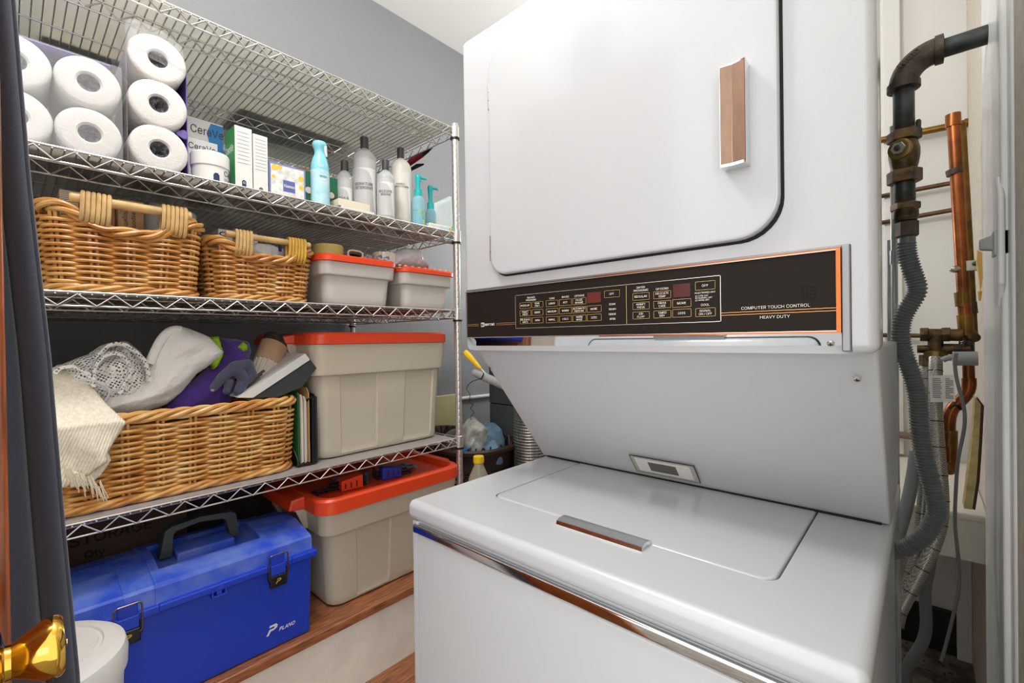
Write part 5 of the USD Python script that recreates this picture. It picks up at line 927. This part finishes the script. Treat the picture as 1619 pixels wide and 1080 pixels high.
t.part('lettering', text('WARD', A([ce[0]-er*.75, gy, ce[2]+er*.72])+n_out*.0218, exw, eyw, .0095, 'c', .002, True), iron2, False)
zv0, zv1 = GZ(278), GZ(205); t.part('nipple', lathe([(re, GZ(206)), (re, zc-er)], 24, (gx0, gy, 0)), iron, 40); 
t.part('thread', lathe(sum([[(re-.001, z), (re+.0004, z+.0012)] for z in np.arange(GZ(210), GZ(192), .0024)], []), 24, (gx0, gy, 0)), brz, False)
t.part('valve_nut', hexprism((gx0, gy, GZ(224)), .0272, GZ(208)-GZ(224)), brz, 20)
vb = t.part('valve_body', lathe([(.019, GZ(270)), (.022, GZ(262)), (.0245, GZ(248)), (.0245, GZ(238)), (.021, GZ(226)), (.020, GZ(222))], 28, (gx0, gy, 0)), brz, 40)
t.part('valve_nut', hexprism((gx0, gy, GZ(290)), .0275, GZ(270)-GZ(290)), brz, 20)
vc = A([gx0-.006, gy-.024, GZ(240)]); vd = A([-.32, -.9, .0]); vd /= np.linalg.norm(vd)
def along_d(m, c, d):
    e1 = np.cross([0, 0, 1.], d); e1 /= np.linalg.norm(e1); e2 = np.cross(d, e1); v, f = mv(m); return A(c)+v[:, :1]*e1+v[:, 1:2]*e2+v[:, 2:]*d, f
t.part('valve_collar', along_d(lathe([(.0165, -.012), (.0195, -.004), (.0195, .001), (.017, .003), (.012, .0035), (0, .0035)], 28), vc, vd), brz2, 35, parent=vb)
t.part('valve_stem_nut', along_d(hexprism((0, 0, .003), .0125, .006), vc, vd), nickel, 20, parent=vb); t.part('valve_stem', along_d(lathe([(.0058, .004), (.0058, .0105), (.004, .0115), (0, .0112)], 16), vc, vd), darksteel, parent=vb)
t.part('lug', lathe([(.004, 0), (.0045, .012), (.003, .016), (0, .016)], 12, (gx0+.0215, gy-.004, GZ(209))), iron2)
t.part('nipple', lathe([(re, GZ(322)), (re, GZ(288))], 24, (gx0, gy, 0)), iron, 40); t.part('thread', lathe(sum([[(re-.001, z), (re+.0004, z+.0012)] for z in np.arange(GZ(322), GZ(306), .0024)], []), 24, (gx0, gy, 0)), brz, False)
t.part('union', cat(lathe([(.018, GZ(350)), (.0205, GZ(346)), (.0205, GZ(334)), (.018, GZ(330))], 24, (gx0+.001, gy, 0)), hexprism((gx0+.001, gy, GZ(333)), .0232, GZ(322)-GZ(333))), brz, 20)
t.part('flare_nut', hexprism((gx0+.003, gy, GZ(376)), .0182, GZ(350)-GZ(376), cham=.003), iron2, 20); t.part('sleeve', lathe([(.0115, GZ(392)), (.0130, GZ(386)), (.0130, GZ(374))], 20, (gx0+.0035, gy, 0)), flexm, 40)
hp = [aY(u, v, gy) for u, v in ((1433, 384), (1437, 412), (1447, 442), (1450, 460), (1440, 480), (1428, 502), (1424, 525), (1428, 555), (1441, 590), (1451, 630), (1454, 670), (1459, 710), (1468, 750), (1477, 782), (1481, 806), (1474, 830), (1458, 850), (1440, 863), (1418, 871), (1400, 876))]
hp[-1] += A([0, .05, 0]); hs = spline(hp, 1000); hl = np.r_[0, np.cumsum(np.linalg.norm(np.diff(hs, axis=0), axis=1))]
rads = .0146+.0013*np.clip(np.sin(hl/.0058*2*np.pi)*1.8, -1, 1)
t.part('flex_hose', tube(hs, rads, 18), flexm, 25, 'grey corrugated flexible hose')
# copper
cop_m = mat('old_copper', (168, 96, 52), .32, .85, var=.35, vscale=16, col2=(112, 66, 38)); cop_d = mat('dark_copper', (112, 84, 58), .4, .8, var=.3, vscale=16); gold_c = mat('greenish_copper', (150, 112, 52), .35, .8, var=.3, vscale=18)
cy = 1.75
def P2(u, v, y=cy): return aY(u, v, y)
t = Thing('copper_riser', 'bright copper riser pipe with soldered elbows, clamped to the wall in the right gap', 'copper pipe', loc=P2(1515, 500))
t.part('pipe', tube([P2(1507, 186), P2(1509, 220), P2(1527, 520)], .0140, 18), cop_m, 50, 'orange copper pipe'); t.part('cap', tube([P2(1506.5, 181), P2(1507.5, 200)], .0165, 18), cop_m, 40)
t.part('coupling', tube([P2(1521, 462), P2(1523, 484)], .0165, 18), gold_c, 40); t.part('coupling', tube([P2(1525, 498), P2(1528, 530)], .0165, 18), gold_c, 40); t.part('elbow', hullsph([(P2(1533, 533), .017), (P2(1541, 534), .012), (P2(1531, 528), .016)], 2), brz, 50)
t.part('coupling', tube([P2(1508, 268), P2(1510, 276)], .0178, 18), iron2, 40)
t.part('lower_pipe', tube([P2(1531, 540), P2(1531, 572), P2(1532, 606)], .0125, 18), cop_m, 40); t.part('elbow', tube(spline([P2(1532, 598), P2(1530, 618), P2(1522, 630), P2(1508, 644), P2(1501, 660), P2(1500, 684)], 24), .0150, 18), cop_m, 50)
t.part('coupling', tube([P2(1501, 680), P2(1501, 704)], .0175, 18), gold_c, 40); t.part('pipe', tube([P2(1502, 700), P2(1502, 740)], .0155, 18), cop_m, 40); t.part('valve', cat(hullsph([(P2(1500, 735), .016), (P2(1500, 742), .016)], 2), along_d(lathe([(.010, 0), (.012, .012), (0, .013)], 16), P2(1497, 735)-A([0, .012, 0]), A([-.3, -.95, 0]))), gold_c, 40); t.part('clip', tube(spline([P2(1501, 646, cy-.012), P2(1511, 641, cy-.014), P2(1520, 648, cy-.012)], 10), .0035, 6), iron)
t = Thing('copper_riser', 'thinner greenish copper pipe close behind the bright copper riser', 'copper pipe', loc=P2(1530, 400, 1.80)); t.part('pipe', tube([P2(1519, 196, 1.8), P2(1527, 330, 1.8), P2(1538, 530, 1.8)], .0110, 14), gold_c, 50); t.part('coupling', tube([P2(1534, 478, 1.8), P2(1536, 496, 1.8)], .0135, 14), brz, 40)
t = Thing('pipe_clamp', 'galvanised pipe clamp holding the copper riser to the wall', 'clamp', loc=P2(1515, 424)); a = P2(1508, 426, cy-.01); t.part('bolt', hullsph([(a, .0095), (a+A([.015, .005, .002]), .007)], 1), nickel, 30); b = P2(1536, 420, cy-.012); t.part('strap', rb(b[0]-.011, b[0]+.016, b[1]-.004, b[1]+.012, b[2]-.014, b[2]+.014, .002), nickel); t.part('screw', hullsph([(b+A([.006, -.008, .004]), .006), (b+A([.016, -.004, .006]), .004)]), mat('green_screw', (70, 104, 84), .4, .5))
py = 2.36
for lb_, (u0, v0), (u1, v1), r, m_ in (('uppermost brown copper pipe running level along the back wall', (1392, 222), (1534, 193), .0125, gold_c), ('upper one of two thin copper pipes level on the back wall', (1390, 311), (1512, 288), .0085, cop_d), ('lower one of two thin copper pipes level on the back wall', (1390, 353), (1512, 331), .0085, cop_d), ('short dark pipe level on the back wall behind the brass valves', (1392, 530), (1462, 531), .0085, cop_d), ('rusty pipe low on the back wall above the white ledge', (1412, 686), (1470, 694), .0130, mat('rusty_pipe', (134, 112, 92), .6, .3))):
    a, b = aY(u0, v0, py), aY(u1, v1, py); t = Thing('copper_pipe', lb_, 'pipe', loc=(a+b)/2); t.part('pipe', tube([a, b], r, 12), m_, 50); t.part('end_fitting', tube([b-(b-a)*.06, b+(b-a)*.01], r*1.25, 12), m_, 40)
wy = 1.72
t = Thing('water_valves', 'tarnished brass water valve fittings across the right gap', 'valve', loc=aY(1490, 530, wy)); WV = lambda u, v: aY(u, v, wy)
t.part('body', tube([WV(1456, 529), WV(1522, 530)], .0165, 18), brz, 40)
for u in (1462, 1496): a = WV(u, 529); t.part('hex_nut', hexprism((a[0]-.010, a[1], a[2]), .0215, .018, 'x'), brz, 20)
t.part('tee', tube([WV(1479, 532), WV(1479, 566)], .0165, 18), brz, 40); a = WV(1479, 560); t.part('hose_nut', lathe([(.021, -.018), (.0255, -.014), (.0255, .006), (.021, .010)], 14, a), brz2, 20)
t.part('lower_branch', cat(tube([WV(1450, 552), WV(1535, 552)], .011, 14), tube([WV(1492, 552), WV(1508, 552)], .015, 14)), brz, 40); t.part('hex_nut', hexprism(tuple(WV(1512, 552)+A([-.006, 0, 0])), .0165, .016, 'x'), iron2, 20); t.part('hose_nut', hexprism(tuple(WV(1465, 568)-A([0, 0, .018])), .0165, .03), brz, 20)
t.part('wire_tie', cat(*[tube(spline([WV(1512+3*i, 560), WV(1520+2*i, 545-4*i), WV(1532, 540+2*i), WV(1540-2*i, 555), WV(1526, 572)], 20), .0016, 5) for i in range(3)]), iron)
braid = usdkit.material(stage, LK+'/steel_braid', {'t': ('texture_coordinate', {}), 'c': ('checker_texture', {'scale': 420., 'color1': C(196, 194, 186), 'color2': C(104, 102, 96)}), 'p': ('principled_bsdf', {'roughness': .35, 'metallic': .6})}, [('t.object', 'c.vector'), ('c.color', 'p.base_color')], surface='p.BSDF')
hy = 1.62
def hose(name, lb_, ct, pts, r, m_, ys, rings=0, n=120):
    t = Thing(name, lb_, ct, loc=aY(*pts[len(pts)//2], ys[0])); Y_ = np.linspace(ys[0], ys[1], len(pts)); p = spline([aY(u, v, y) for (u, v), y in zip(pts, Y_)], n); h = t.part('hose', tube(p, r, 14), m_, 50)
    for i in range(rings): k = int((i+.7)*n/(rings+.5)); k = min(k, n-3); t.part('band', tube([p[k]-(p[k+1]-p[k])*.18, p[k]+(p[k+1]-p[k])*.18], r*1.06, 14), black, False, parent=h)
    return t
h1 = hose('braided_hose', 'braided steel water hose hanging straight from the brass tee, carrying the paper tag', 'hose', [(1479, 566), (1479, 600), (1480, 660), (1485, 730), (1489, 790), (1484, 840), (1468, 880), (1445, 925), (1424, 965), (1412, 990)], .0150, braid, (1.70, 1.52), 11)
hose('braided_hose', 'braided steel water hose descending just left of the tagged one', 'hose', [(1465, 572), (1464, 620), (1463, 700), (1460, 770), (1454, 840), (1444, 890), (1432, 940), (1420, 990)], .0125, braid, (1.73, 1.60), 8)
hose('drain_hose', 'smooth grey drain hose curving down to the left of the braided hoses', 'hose', [(1448, 715), (1442, 760), (1432, 805), (1422, 840), (1416, 865), (1412, 885)], .0150, mat('grey_rubber', (120, 124, 126), .4), (1.66, 1.55), 0)
hose('drain_hose', 'smooth grey drain hose snaking down to the floor below the white ledge', 'hose', [(1486, 800), (1476, 850), (1468, 900), (1463, 930), (1464, 970), (1462, 1005), (1450, 1030), (1437, 1050), (1434, 1090)], .0135, MATS['grey_rubber'], (1.60, 1.75), 0)
hose('electric_cable', 'thin grey electric cable hanging in a loose curve down the right gap', 'cable', [(1512, 558), (1510, 580), (1515, 610), (1524, 645), (1524, 680), (1516, 720), (1511, 780), (1510, 830), (1515, 880), (1516, 930), (1508, 970), (1498, 1010), (1488, 1045)], .0040, mat('grey_cable', (128, 130, 132), .5), (1.60, 1.75), 0)
t = Thing('grey_tube', 'grey plastic tube end bound with wire under the brass valves', 'tube', loc=aY(1528, 567, 1.66)); a, b = aY(1506, 567, 1.66), aY(1546, 567, 1.66); t.part('tube', tube([a, b], .0185, 18), mat('grey_pvc', (146, 150, 152), .4), 40); t.part('thin_end', tube(spline([a, aY(1500, 566, 1.66), aY(1490, 570, 1.66)], 8), .0075, 10), MATS['grey_pvc'], 50)
tg = [aY(u, v, 1.60) for u, v in ((1468, 594), (1507, 593), (1511, 635), (1471, 636))]; P = Polygon([(p[0], p[2]) for p in tg])
t = Thing('paper_tag', 'white printed warning tag tied to the braided hose', 'tag', loc=tg[0]); tp_ = t.part('tag', xz(P, 1.60, .0015), mat('tag_card', (222, 220, 214), .5), False); xa, za_ = tg[0][0], tg[0][2]; wT, hT = tg[1][0]-tg[0][0], tg[0][2]-tg[3][2]
lines = []
for i in range(11): lines.append(bx(xa+wT*.07+.004, xa+wT*(.48+.03*(i % 3)), 1.5982, 1.5986, za_-hT*(.12+.07*i), za_-hT*(.12+.07*i)+.0030))
for i in range(11): lines.append(bx(xa+wT*.60+.004, xa+wT*(.94 if i % 4 else .8)+.003, 1.5982, 1.5986, za_-hT*(.12+.07*i), za_-hT*(.12+.07*i)+.0030))
t.part('fine_print', cat(*lines), greyp, False, kind='stuff', parent=tp_); t.part('tie', tube([tg[0]+A([.004, -.002, -.004]), tg[0]+A([.012, -.004, .02])], .0012, 6), MATS['clear_plastic'])
foam = mat('yellowed_foam', (206, 186, 128), .85, var=.2, vscale=30, bump=.8, bscale=90)
fp = [aY(u, v, 1.50) for u, v in ((1542, 628), (1551, 640), (1548, 700), (1544, 760), (1537, 806), (1524, 804), (1532, 740), (1538, 690))]
t = Thing('insulation_board', 'broken yellowed insulation board standing against the right wall', 'board', loc=fp[4]); t.part('board', xz(Polygon([(p[0], p[2]) for p in fp]), 1.56, .06), foam, 20); t.part('dark_backing', xz(Polygon([(p[0]+.006, p[2]-.004) for p in fp[:5]]+[(fp[4][0]-.004, fp[4][2])]), 1.565, .05), mat('brown_backing', (84, 62, 44), .9), 20)
sp_ = [aY(u, v, 1.58) for u, v in ((1544, 398), (1551, 402), (1552, 440), (1549, 462), (1546, 440), (1543, 415))]
t = Thing('foam_seal', 'small orange yellow foam smear on the right wall by the clamp', 'foam', loc=sp_[0]); t.part('foam', xz(Polygon([(p[0], p[2]) for p in sp_]), 1.58, .03), mat('orange_foam', (220, 178, 100), .8), 20); t.part('drip', hullsph([(sp_[3], .004), (sp_[3]-A([0, 0, .02]), .002)]), MATS['orange_foam'])
# conduit strips standing behind the washer's right rear corner
for lb_, u, v0, r, y in (('slim galvanised conduit standing behind the right rear edge of the dryer', 1412, 200, .006, 1.30), ('flat galvanised strip beside the slim conduit behind the dryer', 1405, 380, .004, 1.36)):
    a = aY(u, v0, y); t = Thing('metal_conduit', lb_, 'conduit', loc=(a[0], y, 0)); t.part('tube', tube([(a[0], y, 0.0), (a[0], y, a[2])], r, 12), gal, 50); t.part('coupling', tube([(a[0], y, a[2]-.3), (a[0], y, a[2]-.27)], r*1.3, 12), gal, 50)
t = Thing('floor_debris', 'grit and paint flakes scattered on the floor below the white ledge', 'debris', kind='stuff', loc=(.05, 2.1, 0)); ms = []
for i in range(60):
    c = A([RNG.uniform(-.06, .11), RNG.uniform(1.7, 2.34), .0015]); d = trimesh.creation.icosphere(0, radius=1.); v, f = mv(d); ms.append((v*A([RNG.uniform(.003, .012), RNG.uniform(.003, .014), .0015])+c, f))
t.part('flakes', cat(*ms), mat('grit', (90, 78, 64), .9), False, kind='stuff')
